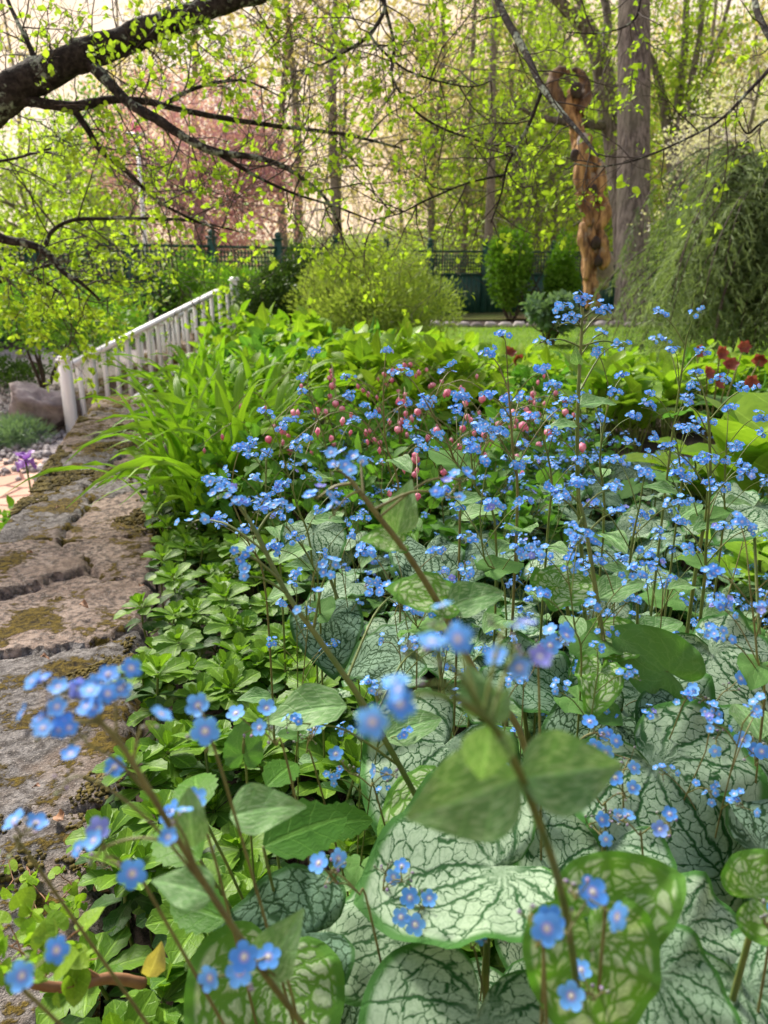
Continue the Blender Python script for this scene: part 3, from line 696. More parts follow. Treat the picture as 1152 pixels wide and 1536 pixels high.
# forked tree with crooked limbs left of it
b = P(932, 400, 18.2); zb = float(H(b[0], b[1]))
t = tree_thing('forked_tree', 'crooked grey tree whose bare limbs reach left behind the carved totem', (b[0], b[1], zb))
M = MB(); limb_px(M, [(948, 420, 18.2), (938, 330, 18.2), (925, 230, 18.2), (912, 150, 18.2), (900, 90, 18.1), (880, 40, 18), (848, 12, 17.8), (820, -20, 17.6)], [46, 40, 34, 34, 28, 24, 18, 14], 12, rough=.1)
M.build('trunk', MAT['greybark'], t)
for pix, wd in (([(922, 192, 18.2), (880, 186, 18), (840, 182, 17.8), (800, 172, 17.6), (765, 150, 17.4)], [14, 13, 11, 8, 5]),
                ([(915, 150, 18.2), (885, 140, 18), (850, 118, 17.8), (815, 110, 17.7)], [10, 8, 6, 4]),
                ([(898, 85, 18.1), (912, 40, 18.2), (905, -10, 18.3)], [18, 14, 12]),
                ([(885, 45, 18), (870, 5, 18.2), (862, -30, 18.2)], [12, 9, 7])):
    M = MB(); limb_px(M, pix, wd, 8); M.build('limb', MAT['greybark'], t)
rg = np.random.RandomState(4); M = MB(); tips = []
for q in ((848, 20), (800, 172), (830, 110), (905, 0), (880, 60), (865, 185), (862, 0)):
    for k in range(4): grow(M, P(*q, 17.8), (rg.normal(), rg.normal()*.6, .6), 1.6, .018, 2, tips, rg, nchild=3)
M.build('twigs', MAT['fartwig'], t); M = MB(); leaves_at(M, tips, QUAD, 3, .085, rg, .12); M.build('crown', MAT['woodleaf'], t)

# thin dark trunk
b = P(729, 400, 21); zb = float(H(b[0], b[1]))
t = tree_thing('slender_tree', 'tall slender dark tree with level twiggy branches, standing behind the fence post', (b[0], b[1], zb))
M = MB(); tube(M, smooth([(b[0], b[1], zb), (b[0]+.05, b[1], 3), (b[0]-.03, b[1], 6), (b[0], b[1], 11)], 5), [.14, .11, .09, .05], 8, rough=.08); M.build('trunk', MAT['fartwig'], t)
M = MB(); tips = []; rg = np.random.RandomState(5)
for k in range(22):
    z = 1.2+k*.36; a = k*2.4; grow(M, (b[0], b[1], z), (cos(a), sin(a), -.05+.2*rg.rand()), 1.6-.03*k, .022, 2, tips, rg, nchild=4, up=-.04)
M.build('twigs', MAT['fartwig'], t); M = MB(); leaves_at(M, tips, DIA, 2, .06, rg, .1); M.build('crown', MAT['woodleaf2'], t)

# thin pale multi-stem trees at the right
b = P(1010, 400, 17); zb = float(H(b[0], b[1]))
t = tree_thing('multi_stemmed_tree', 'cluster of thin pale grey stems leaning apart, right of the big grey trunk', (b[0], b[1], zb))
for pix, wd in (([(1005, 400, 17), (1012, 260, 17), (1018, 150, 17), (1028, 60, 17), (1030, -40, 17)], [22, 18, 14, 11, 9]),
                ([(1010, 330, 17), (1025, 250, 16.8), (1035, 140, 16.6), (1050, 50, 16.5), (1055, -40, 16.5)], [16, 13, 11, 9, 7]),
                ([(1012, 300, 17), (1000, 180, 17.2), (985, 110, 17.3), (966, 60, 17.4), (960, 0, 17.4)], [16, 15, 12, 8, 5]),
                ([(1025, 240, 17), (1050, 130, 17.2), (1080, 50, 17.4), (1100, -20, 17.4)], [10, 9, 7, 5])):
    M = MB(); limb_px(M, pix, wd, 8); M.build('trunk', MAT['greybark'], t)
M = MB(); tips = []; rg = np.random.RandomState(6)
for k in range(26):
    q = (rg.uniform(985, 1090), rg.uniform(-60, 230)); grow(M, P(*q, 17), (rg.normal(), rg.normal()*.6, .6), 1.2, .014, 2, tips, rg, nchild=3)
M.build('twigs', MAT['fartwig'], t); M = MB(); leaves_at(M, tips, QUAD, 4, .10, rg, .15); M.build('crown', MAT['woodleaf'], t)

# mauve flowering tree
def bloom_tree(name, label, px, d, cy, rpx, rpy, mat, n, seed, size=.07, trunk=True, lobes=16, tw='fartwig'):
    rg = np.random.RandomState(seed); b = P(px, 420, d); zb = float(H(b[0], b[1])); t = tree_thing(name, label, (b[0], b[1], zb))
    c = P(px, cy, d); rx = rpx*d/FP; rz_ = rpy*d/FP
    M = MB(); tube(M, smooth([(b[0], b[1], zb), (b[0]+.1, b[1], zb+.6*(c[2]-zb)), c], 4), [.13, .09, .04], 8, rough=.1); M.build('trunk', MAT[tw], t)
    M = MB(); tips = []
    for k in range(14):
        a = rg.rand()*6.28; grow(M, (b[0]+.05, b[1], zb+(c[2]-zb)*rg.uniform(.35, 1)), (cos(a), sin(a), rg.uniform(.1, .9)), rx*1.0, .035, 2, tips, rg, nchild=4)
    M.build('branches', MAT[tw], t)
    M = MB(); shrub_mass(M, QUAD, c, (rx*1.25, rx*1.1, rz_*1.25), n, size, rg, lobes, shell=.2); leaves_at(M, tips, QUAD, 3, size, rg, .12); M.build('crown', MAT[mat], t); return t
bloom_tree('flowering_tree', 'mauve-pink blossoming tree behind the lattice fence at left', 295, 17, 268, 130, 135, 'mauve', 15000, 11, .075, lobes=30)
bloom_tree('dogwood', 'small tree dotted with white blossom behind the weeping conifer', 1090, 11.5, 195, 105, 62, 'white_bloom', 3000, 12, .045)
bloom_tree('leafy_tree', 'fresh green tree behind the fence at far left edge', 60, 16, 290, 120, 120, 'woodleaf', 4200, 13, .09, lobes=24)
bloom_tree('leafy_tree', 'small darker green tree between the far-left green one and the mauve one', 150, 19, 250, 70, 110, 'hedge', 2600, 14, .09)

# woodland: three bare trees and three leafing ones, repeated
def wood_proto(seed, leaf, nleaf, tall=11., bare=False):
    rg = np.random.RandomState(seed); t = root('woodland_tree', (0, 0, 0), 'thin bare-branched spring woodland tree beyond the green fence', 'tree', 'woodland trees beyond the fence')
    M = MB(); pts = smooth([(0,0,-.2), (rg.normal()*.15, rg.normal()*.15, tall*.3), (rg.normal()*.3, rg.normal()*.3, tall*.6), (rg.normal()*.4, rg.normal()*.4, tall)], 5)
    tube(M, pts, [.15, .11, .07, .02], 7, rough=.1); M.build('trunk', MAT['fartwig'], t)
    M = MB(); tips = []
    for k in range(18):
        f = rg.uniform(.14, .98); q = pts[int(f*(len(pts)-1))]; a = rg.rand()*6.28
        grow(M, q, (cos(a), sin(a), rg.uniform(.2, 1)), 3.2*(1.15-.7*f), .035, 2, tips, rg, nchild=4, seg=4, minr=.006)
    M.build('branches', MAT['fartwig'], t)
    M = MB(); leaves_at(M, tips, QUAD, nleaf, .13, rg, .25); M.build('crown', MAT[leaf], t)
    return t
prot = [wood_proto(21, 'woodleaf', 2), wood_proto(22, 'sunlit_bud', 2, 13), wood_proto(23, 'woodleaf', 3, 9), wood_proto(24, 'sunlit_bud', 2, 14)]
rg = np.random.RandomState(31); used = [False]*4
spots = []
for k in range(50):
    if k < 28: px = rg.uniform(600, 1190)
    elif k < 35: px = rg.uniform(-60, 600)
    else: px = rg.uniform(700, 1250)
    d = rg.uniform(24, 34) if k % 2 else rg.uniform(34, 55)
    spots.append((px, d))
spots[1] = (515, 24); spots[3] = (800, 25); spots[5] = (690, 25); spots[7] = (430, 27)
for k, (px, d) in enumerate(spots):
    q = P(px, 400, d); i = k % 4 if px > 850 else (1, 3, 3, 1)[k % 4] if px < 700 else (0, 2, 1, 2)[k % 4]
    loc = (q[0], q[1], float(H(q[0], q[1]))); s_ = rg.uniform(.75, 1.25); z_ = rg.rand()*6.28
    if not used[i]:
        used[i] = True; o = prot[i]; o.location = loc; o.rotation_euler = (0, 0, z_); o.scale = (s_,)*3
    else: copy_tree(prot[i], loc, z_, s_)
for i, u_ in enumerate(used):
    if not u_: prot[i].location = (20+i, 40, 3)
# far haze of new leaves and brush
M = MB(); rg = np.random.RandomState(32); n = 68000
px = rg.uniform(430, 1250, n); px = np.where(rg.rand(n) < .8, rg.uniform(720, 1250, n), px); d = rg.uniform(27, 60, n)
x = (px-576)/FP*d; y = d*1.0; hz = H(x, y); top = 1.3+7.5*sst(640, 1000, px)+2.0*fbm(x*.25, y*.1, 71)
z = hz+rg.rand(n)**1.25*top
clump = fbm(x*.7, z*.9+y*.3, 73, 3); k = clump > -.04; x, y, z = x[k], y[k], z[k]; n = len(x)
scatter(M, QUAD, np.stack([x, y, z], 1), basis(rdir(n, rg), rdir(n, rg)), rg.uniform(.10, .26, n), rg.rand(n))
tag(M.build('woodland_undergrowth', MAT['woodleaf']), 'hazy yellow-green spring undergrowth filling the wood beyond the fence', 'undergrowth', kind='stuff')
M = MB(); n = 420
for k in range(n):
    pxx = rg.uniform(-50, 1200); dd = rg.uniform(22, 50); q = P(pxx, 400, dd); zz = float(H(q[0], q[1]))
    hh_ = rg.uniform(1.5, 5); tube(M, smooth([(q[0], q[1], zz), (q[0]+rg.normal()*.2, q[1], zz+hh_*.5), (q[0]+rg.normal()*.5, q[1], zz+hh_)], 3), [.025, .008], 3, cap=False)
tag(M.build('brushwood', MAT['fartwig']), 'tangle of thin bare saplings at the foot of the far wood', 'brushwood', kind='stuff')

# ------------------------------------------------------------------ carved totem
b = P(893, 452, 12.0); zb = float(H(b[0], b[1]))
t = root('carved_totem', (b[0], b[1], zb), 'tall carved wooden totem of stacked twisting figures with two curled horns on top', 'sculpture')
sc = 12.0/FP
def tp(px, py, dy=0): q = P(px, py, 12.0); return np.array([q[0], q[1]+dy, q[2]])
M = MB(); path = [(889, 462), (888, 440), (884, 400), (888, 350), (885, 300), (878, 250), (868, 210), (862, 170), (862, 135)]
tube(M, smooth([tp(*q) for q in path], 8), np.array([11, 10, 10, 12, 13, 12, 10, 9, 9])*sc, 22, rough=.38, rnd=.5); M.build('trunk', MAT['carved'], t)
def strand(name, pix, wd, dys, rnd=.5, seg=10, rough=.2):
    M = MB(); pts = smooth([tp(x, y, dy) for (x, y), dy in zip(pix, dys)], 6); tube(M, pts, np.array(wd)*sc/2, seg, rough=rough, rnd=rnd); return M.build(name, MAT['carved'], t)
strand('curled_horn', [(848, 165), (836, 150), (828, 128), (833, 112), (846, 107), (853, 112)], [20, 21, 20, 16, 11, 6], [-.05]*6, .14)
strand('curled_horn', [(868, 172), (876, 155), (878, 132), (872, 115), (862, 106), (857, 108)], [17, 18, 16, 13, 8, 5], [-.05]*6, .14)
strand('carved_figure', [(880, 205), (872, 225), (868, 250), (866, 275), (872, 292)], [12, 24, 22, 17, 9], [-.14]*5)
strand('carved_figure', [(858, 140), (850, 160), (856, 185), (866, 208)], [10, 16, 15, 8], [-.1]*4)
strand('carved_figure', [(876, 290), (900, 300), (904, 325), (892, 348)], [10, 17, 18, 10], [-.1, -.12, -.13, -.1])
strand('carved_figure', [(872, 335), (871, 360), (878, 385), (876, 420)], [10, 17, 15, 8], [-.12]*4)
strand('carved_figure', [(896, 345), (903, 365), (905, 392), (898, 402)], [10, 16, 15, 9], [-.1]*4)
strand('carved_figure', [(862, 290), (868, 305), (876, 322), (880, 340)], [8, 14, 15, 8], [-.15]*4)
strand('carved_figure', [(885, 235), (897, 250), (900, 280), (893, 300)], [8, 16, 15, 8], [-.08]*4)
strand('carved_figure', [(878, 400), (881, 420), (880, 450)], [14, 14, 12], [-.06]*3)
for (x, y, r_, rn) in ((869, 216, 9, .95), (889, 365, 7, .05), (893, 392, 6, .05), (858, 236, 7, .05), (860, 140, 9, .05), (886, 285, 5, .05), ):
    M = MB(); q = tp(x, y, -.2); ball(M, q, r_*sc, rnd=rn, nu=10, nv=8, sq=(1, .6, 1.25), lump=.25); M.build('carved_head' if rn > .5 else 'hollow_shade', MAT['carved'], t)  # hollows are dark-coloured lumps imitating shade inside recesses

# ------------------------------------------------------------------ weeping conifer
b = P(1092, 480, 8.2); zb = float(H(b[0], b[1])); rg = np.random.RandomState(41)
t = root('weeping_conifer', (b[0], b[1], zb), 'large weeping dark green conifer with drooping feathery sprays at the right edge', 'tree')
M = MB(); tube(M, smooth([(b[0]+.25, b[1]+.2, zb-.1), (b[0]+.3, b[1]+.2, .8), (b[0]+.5, b[1]+.2, 2.0)], 5), [.11, .08, .04], 8, rough=.15); M.build('trunk', MAT['bark'], t)
MT = MB(); ML = MB(); sp = []; bk = []
for k in range(150):
    br = rg.rand()
    z0 = rg.uniform(.15, 1.5); a = rg.uniform(pi*.75, 2.2*pi); hl = rg.uniform(.30, 1.0)**.8*(1.75-.35*z0)
    if k < 34: a = rg.uniform(pi*.93, pi*1.3); hl = rg.uniform(1.0, 1.5)*(1.25-.4*z0/1.75)
    elif z0 > 1.1: a = rg.uniform(pi*1.0, 2.1*pi)
    tier = int(z0/.3); sec = int(a/.45); hl *= .62+.65*float(vn(tier*7.3+.5, sec*3.7+.5, 5)); z0 = tier*.3+.15+rg.normal()*.05
    p0 = np.array([b[0]+.35, b[1]+.2, z0*1.12])+(np.array([.75, 0, .5]) if k % 3 == 0 and k > 34 else 0); dx = np.array([cos(a), sin(a), 0])
    top = p0+dx*hl*.55+np.array([0, 0, .28*hl]); end = p0+dx*hl*1.05+np.array([0, 0, -.30*hl-rg.rand()*.30]); end[2] = max(end[2], zb+.05)
    pts = smooth([p0, p0+dx*hl*.28+np.array([0, 0, .2*hl]), top, (top+end)/2+dx*.1*hl+np.array([0, 0, .08]), end], 4)
    tube(MT, pts, [.012, .004], 4, cap=False)
    for j in range(3, len(pts)):
        for q in range(2):
            side = nrm(np.cross(pts[j]-pts[j-1], (0, 0, 1)))*rg.choice([-1, 1]); dd = nrm((pts[j]-pts[j-1])*3+side*.3+rg.normal(size=3)*.08); L_ = rg.uniform(.10, .30)*(1.7 if rg.rand() < .25 else 1)
            m = 9; tt = np.linspace(0, 1, m)[:, None]; s_ = pts[j]+rg.normal(size=3)*.02 + dd*L_*tt + side*L_*.5*tt + np.array([0, 0, -1])*L_*1.05*tt**1.7
            sp.append(s_); bk.append(br)
s_ = np.array(sp); seg = np.diff(s_, axis=1); pos_ = s_[:, :-1].reshape(-1, 3); dd = seg.reshape(-1, 3); n = len(pos_)
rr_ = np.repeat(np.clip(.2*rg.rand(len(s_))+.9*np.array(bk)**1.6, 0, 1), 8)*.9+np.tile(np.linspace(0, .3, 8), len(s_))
for s in range(3):
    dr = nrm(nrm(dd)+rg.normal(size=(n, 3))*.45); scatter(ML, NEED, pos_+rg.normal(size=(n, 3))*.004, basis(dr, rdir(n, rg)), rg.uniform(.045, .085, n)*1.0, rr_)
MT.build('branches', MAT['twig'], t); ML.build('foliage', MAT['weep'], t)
M = MB(); shrub_mass(M, NEED, (b[0]+.35, b[1]+.35, .55), (.75, .8, .85), 9000, .10, rg, 20, dirup=-.5); M.build('inner_foliage', MAT['dkhedge'], t)  # darker needle colour imitates shade in the gaps of the crown

# ------------------------------------------------------------------ garden pole
b = P(222, 430, 13.4); tpz = P(205, 200, 13.4)
t = root('garden_pole', (b[0], b[1], float(H(b[0], b[1]))), 'slim white pole with a red feeder at its top, before the mauve tree', 'pole')
M = MB(); tube(M, [(b[0], b[1], float(H(b[0], b[1]))-.1), (tpz[0], tpz[1], tpz[2]-.05)], [.05, .035], 8); M.build('pole', MAT['white'], t)
M = MB(); box(M, (tpz[0], tpz[1], tpz[2]-.02), (.30, .22, .04), bev=.01); M.build('bracket', MAT['white'], t)
M = MB(); ball(M, tpz+np.array([0, 0, .10]), .10, nu=12, nv=10, sq=(.8, .8, 1.1)); ball(M, tpz+np.array([.02, 0, -.30]), .05, sq=(.7, .7, 2)); M.build('red_feeder', MAT['pink'], t)

# ------------------------------------------------------------------ overhanging tree in the foreground
t = root('overhanging_tree', (-2.6, 2.2, -1.1), 'dark lichen-spotted tree limb with small new yellow-green leaves arching over the top of the view', 'tree')
rg = np.random.RandomState(51)
M = MB(); tube(M, smooth([(-2.75, 2.1, -1.2), (-2.6, 2.2, 0), (-2.3, 2.35, .9), tuple(P(-120, 215, 2.7))], 6), [.17, .14, .11, .085], 14, rough=.1); M.build('trunk', MAT['bark'], t)
limbs = []
def LB(pix, wd, tw=.35, ntw=10, lf=2, lsize=.027, lev=1, tl=.34, name='limb', clen=(.1, 1), keep=.20):
    M = MB(); pts = limb_px(M, pix, wd, 10 if wd[0] > 9 else 6, 6, rough=.16, cap=False); o = M.build(name, MAT['bark'], t)
    MT = MB(); tips = []
    for k in range(ntw):
        f = clen[0]+(clen[1]-clen[0])*(k+rg.rand())/ntw; i = min(int(f*(len(pts)-1)), len(pts)-2); tg = nrm(pts[i+1]-pts[i])
        side = nrm(np.cross(tg, rg.normal(size=3))); side[1] *= .6; dpt = np.dot(pts[i]-CAM, FWD)
        grow(MT, pts[i], tg*.5+side, tl*rg.uniform(.5, 1.3)*dpt/3.0, .0032*dpt/3, lev, tips, rg, wig=.55, nchild=4, seg=4, minr=.0009, nseg=6, lrat=.6)
    MT.build('twigs', MAT['twig'], o)
    tips = [q for q in tips if rg.rand() < keep]
    ML = MB(); leaves_at(ML, tips, LEAF, lf+1, lsize*.95, rg, .010, upb=.5); ML.build('leaves', MAT['treeleaf'], o)
    return pts
LB([(-120, 215, 2.7), (-30, 175, 2.7), (25, 132, 2.7), (75, 105, 2.7), (130, 80, 2.72), (200, 55, 2.75), (270, 28, 2.8), (330, 5, 2.85), (400, -12, 2.9), (520, -40, 3.0), (700, -75, 3.1), (950, -110, 3.1), (1250, -120, 3.0)],
   [62, 56, 52, 47, 44, 40, 34, 30, 25, 21, 17, 14, 10], ntw=34, lf=2, lev=2, tl=.34, name='main_limb')
LB([(120, 82, 2.72), (150, 110, 2.7), (195, 155, 2.65), (240, 182, 2.6), (280, 208, 2.6), (325, 228, 2.62), (400, 240, 2.7), (450, 265, 2.8), (490, 300, 2.9), (512, 345, 3.0)], [20, 18, 15, 14, 12, 11, 8, 6, 5, 3], ntw=16, lev=2)
LB([(325, 228, 2.62), (380, 262, 2.7), (440, 290, 2.8), (510, 312, 2.9), (590, 345, 3.0)], [8, 5, 4, 3, 2], ntw=9, lev=2)
LB([(30, 148, 2.7), (60, 154, 2.72), (110, 160, 2.75), (165, 150, 2.78), (215, 152, 2.8), (260, 162, 2.85), (340, 178, 2.9), (440, 192, 3.0), (520, 202, 3.1), (600, 222, 3.2)], [18, 16, 16, 12, 10, 9, 8, 6, 5, 3], ntw=18, lev=2)
LB([(108, 160, 2.75), (135, 200, 2.8), (150, 225, 2.85), (195, 262, 2.9), (235, 300, 3.0), (290, 330, 3.1), (330, 345, 3.2)], [11, 9, 8, 7, 5, 4, 2], ntw=12, lev=2)
LB([(245, 158, 2.8), (275, 140, 2.85), (320, 125, 2.9), (370, 122, 2.95), (430, 150, 3.0)], [7, 6, 5, 4, 2], ntw=10, lev=2)
LB([(-60, 320, 3.3), (0, 356, 3.4), (50, 368, 3.4), (75, 385, 3.4), (95, 408, 3.4), (122, 425, 3.4), (150, 450, 3.5)], [16, 14, 12, 10, 8, 6, 3], ntw=11, lf=3, lev=2, tl=.24, lsize=.03)
LB([(68, 368, 3.4), (80, 345, 3.4), (110, 330, 3.4), (160, 328, 3.4), (230, 328, 3.4), (290, 332, 3.5), (370, 350, 3.6)], [7, 6, 6, 5, 5, 4, 2], ntw=14, lf=3, lev=2, lsize=.026)
LB([(-60, 250, 3.4), (20, 238, 3.3), (80, 222, 3.3), (140, 214, 3.2)], [6, 4, 3, 2], ntw=8, lev=2)
LB([(-60, 380, 3.8), (20, 400, 3.8), (70, 425, 3.8), (100, 450, 3.8)], [8, 6, 4, 2], ntw=16, lf=4, lev=1, tl=.30, lsize=.036, keep=.7)
LB([(-40, 440, 4.2), (20, 415, 4.2), (80, 395, 4.2), (150, 375, 4.2)], [6, 5, 4, 2], ntw=22, lf=4, lev=1, tl=.28, lsize=.034, keep=.6)
LB([(690, -74, 3.1), (735, -20, 3.0), (760, 30, 2.9), (790, 82, 2.8), (812, 130, 2.7), (845, 172, 2.6), (870, 200, 2.5), (897, 234, 2.4)], [12, 11, 11, 10, 9, 8, 6, 3], ntw=13, lf=3, lsize=.022)
LB([(812, 138, 2.7), (792, 190, 2.75), (762, 245, 2.8), (752, 290, 2.85), (736, 335, 2.9)], [6, 5, 4, 3, 2], ntw=10, lf=3)
LB([(757, 262, 2.8), (700, 275, 2.9), (640, 300, 3.0), (600, 320, 3.0), (560, 330, 3.0)], [4, 3, 3, 2, 2], ntw=9, lev=2, lf=2)
LB([(1120, -115, 3.0), (1132, 0, 2.8), (1148, 45, 2.7), (1165, 85, 2.6), (1120, 140, 2.5), (1080, 180, 2.5), (1030, 208, 2.5), (960, 238, 2.5), (900, 250, 2.6), (860, 245, 2.6)], [11, 10, 9, 7, 5, 4, 3, 3, 2, 2], ntw=15, lf=3, clen=(.2, 1))
LB([(520, -40, 3.0), (576, 0, 3.0), (560, 45, 3.0), (530, 70, 3.0), (480, 98, 3.1), (430, 110, 3.1)], [8, 7, 6, 5, 3, 2], ntw=14, lev=2)
LB([(556, 55, 3.0), (580, 82, 3.0), (620, 110, 3.0), (700, 130, 3.0), (740, 120, 3.1)], [5, 4, 3, 2, 2], ntw=12, lev=2, lf=3)
LB([(560, -46, 3.05), (590, 60, 3.2), (590, 120, 3.2), (640, 180, 3.2), (730, 215, 3.2), (780, 220, 3.2)], [6, 5, 4, 4, 3, 2], ntw=14, lev=2, lf=2)
LB([(960, -108, 3.1), (960, 0, 3.0), (945, 35, 3.0), (900, 50, 3.0), (850, 48, 3.0)], [6, 5, 3, 2, 2], ntw=9, lf=4, lsize=.026)
LB([(60, 108, 2.7), (40, 60, 2.7), (20, 20, 2.75), (0, -30, 2.8)], [10, 7, 6, 4], ntw=9, lf=3, lsize=.026)
LB([(1240, 150, 2.9), (1150, 180, 2.8), (1120, 200, 2.8), (1100, 160, 2.8)], [7, 4, 3, 2], ntw=6, lf=3)
# ------------------------------------------------------------------ flower and stalk builders
def flower_t(npet=5, cupz=.12):
    V=[]; U=[]; F=[]
    prof = [(.12, .03), (.20, .15), (.42, .34), (.70, .42), (.92, .27), (1.0, 0)]
    for k in range(npet):
        a = 2*pi*k/npet; ca, sa = cos(a), sin(a); b0 = len(V)
        pts = [(.12, 0, .02)]+[(r, s, cupz*r*r*1.0+.02*(abs(s) > .2)) for r, s in prof[1:5]]+[(1.0, 0, cupz)]+[(r, -s, cupz*r*r+.02*(abs(s) > .2)) for r, s in prof[4:0:-1]]
        pts.append((.6, 0, cupz*.36-.05))
        for r, s, z in pts: V.append((r*ca-s*sa, r*sa+s*ca, z+.001*k)); U.append((r, s, math.hypot(r, s)))
        c = b0+len(pts)-1; m = len(pts)-1
        for i in range(m): F.append((c, b0+i, b0+(i+1) % m))
    b0 = len(V)
    for k in range(6): V.append((.17*cos(k*pi/3), .17*sin(k*pi/3), .05)); U.append((0, 0, .1))
    V.append((0, 0, .12)); U.append((0, 0, .0))
    for k in range(6): F.append((b0+6, b0+k, b0+(k+1) % 6))
    return T(V, F, U)
FLW = [flower_t(5, .10), flower_t(5, .28), flower_t(5, .02)]
_b = MB(); ball(_b, (0, 0, .5), .5, nu=6, nv=4, sq=(.75, .75, 1)); BUDT = (_b.V[0], (_b.L[0], _b.C[0]), _b.U[0])
FR = .0038

def make_stalk(parent, path, r, seed, nbr=6, brl=(.03, .08), nfl=(5, 10), leaves=3, bare=.55, fr=FR, mat='stem', lsize=(.03, .055), facing=None, buds=4, leaf_spec=None, brs=None):
    """a flowering stalk (part) with clusters and stem leaves (sub-parts)"""
    rg = np.random.RandomState(seed); pts = smooth(path, 5); n = len(pts)
    M = MB(); tube(M, pts, [r, r*.85, r*.55], 7, 0, rough=.06, cap=False); clusters = []
    specs = []
    if brs is not None: specs = brs
    else:
        for k in range(nbr):
            f = bare+(1-bare)*(k+.4*rg.rand())/max(1, nbr-1) if nbr > 1 else 1; f = min(f, 1)
            i = min(int(f*(n-1)), n-2); q = pts[i] if f < .999 else pts[-1]; tg = nrm(pts[i+1]-pts[i])
            a = k*2.4+seed; side = np.array([cos(a), sin(a), 0.15])
            L_ = rg.uniform(*brl)*(1.25-.5*(f-bare)/(1-bare+1e-6)); dr = nrm(tg*.55+side*(1.0-.55*(k == nbr-1))+np.array([0, 0, .35]))
            specs.append((q, q+dr*L_, None))
    if facing is None: facing = np.array([0, -.35, .75])
    for q, e, nf in specs:
        q = np.array(q, float); e = np.array(e, float); ax = e-q; L_ = np.linalg.norm(ax); sd = nrm(np.cross(ax, (0, 0, 1))+.01)
        mid = q+ax*.55+np.array([0, 0, .12*L_]); end = e+sd*L_*rg.uniform(-.15, .15)-np.array([0, 0, .10*L_])
        bp = smooth([q, mid, e, end+nrm(ax)*L_*.12], 4); tube(M, bp, [max(r*.42, .0006), .00045], 4, cap=False)
        nf = nf or rg.randint(*nfl); C = MB(); pos=[]; dirs=[]
        m = len(bp); bl = []
        # coiled sprays: several little forks at the branch end
        for j in range(nf):
            f = rg.uniform(.60, 1.0); i = min(int(f*(m-1)), m-2); s0 = bp[i]
            out = nrm(rg.normal(size=3)*np.array([1, 1, .45])+np.array([0, 0, .55])); pl = rg.uniform(1.0, 3.0)*fr
            s1 = s0+out*pl+np.array([0, 0, .1*pl]); tube(M, [s0, (s0+s1)/2+rg.normal(size=3)*.0006, s1], .00035*(fr/.0043), 3, cap=False, rnd=.8)
            pos.append(s1); dirs.append(nrm(out*.55+facing+rg.normal(size=3)*.28))
        pos = np.array(pos); dirs = np.array(dirs)
        for v in range(3):
            k = np.arange(v, nf, 3)
            if len(k): scatter(C, FLW[v], pos[k], basis(nrm(np.cross(dirs[k], rdir(len(k), rg))), dirs[k]), fr*rg.uniform(.8, 1.1, len(k)), rg.rand(len(k)))
        nb = rg.randint(1, buds+1)
        for j in range(nb):
            s0 = bp[-1-(j % 3)]; s1 = s0+nrm(rg.normal(size=3)+np.array([0, 0, .6]))*fr*rg.uniform(.8, 1.8); tube(M, [s0, s1], .00035, 3, cap=False)
            scatter(M, BUDT, np.array([s1]), basis(rdir(1, rg), rdir(1, rg)), fr*.42, rg.rand(1), 1)
        clusters.append(C)
    stalk = M.build('flower_stalk', [MAT[mat], MAT['bud']], parent)
    for C in clusters: C.build('flower_cluster', MAT['blue'], stalk)
    if leaf_spec is None:
        leaf_spec = []
        for k in range(leaves):
            f = .12+.6*(k+rg.rand()*.5)/max(1, leaves); i = int(f*(n-1)); a = k*2.6+seed*1.3
            leaf_spec.append((pts[i], (cos(a), sin(a), rg.uniform(.0, .7)), rg.uniform(*lsize)*(1.2-.5*f), (0, -.2, 1), 'stemleaf' if rg.rand() < .75 else 'plainheart'))
    for q, d_, L_, nn, mt in leaf_spec:
        C = MB(); 
        if mt in ('stemleaf', 'broad'): scatter(C, LEAFHI if mt == 'stemleaf' else OVH, np.array([q]), basis(np.array([d_], float), np.array([nn], float)), L_*1.25, rg.rand(1))
        else: scatter(C, heart(14, 6, cup=.2, droop=.18, wave=.05, ph=rg.rand()*6, narrow=.85), np.array([q]), basis(np.array([d_], float), np.array([nn], float)), L_, rg.rand(1))
        C.build('stem_leaf', MAT['stemleaf' if mt == 'broad' else mt], stalk)
    return stalk

def basal_leaf(parent, crown, att, tipdir, nn, L_, rg, mat='silver', hi=False, **kw):
    M = MB(); p = dict(cup=rg.uniform(.05, .35), droop=rg.uniform(.12, .42), wave=rg.uniform(.03, .085), ph=rg.rand()*6, narrow=rg.uniform(.92, 1.12)); p.update(kw)
    t_ = heart(26 if hi else 16, 12 if hi else 7, **p)
    B = basis(np.array([tipdir], float), np.array([nn], float)); scatter(M, t_, np.array([att], float), B, L_, rg.rand(1))
    o = M.build('leaf', MAT[mat], parent)
    M = MB(); att = np.array(att, float); crown = np.array(crown, float); md = (att+crown)/2+nrm(np.array([att[0]-crown[0], att[1]-crown[1], 0])+1e-6)*.03
    tube(M, smooth([crown, md, att-B[0][:, 2]*.001], 5), [.0035, .0022], 6, cap=False); M.build('petiole', MAT['stem'], o); return o

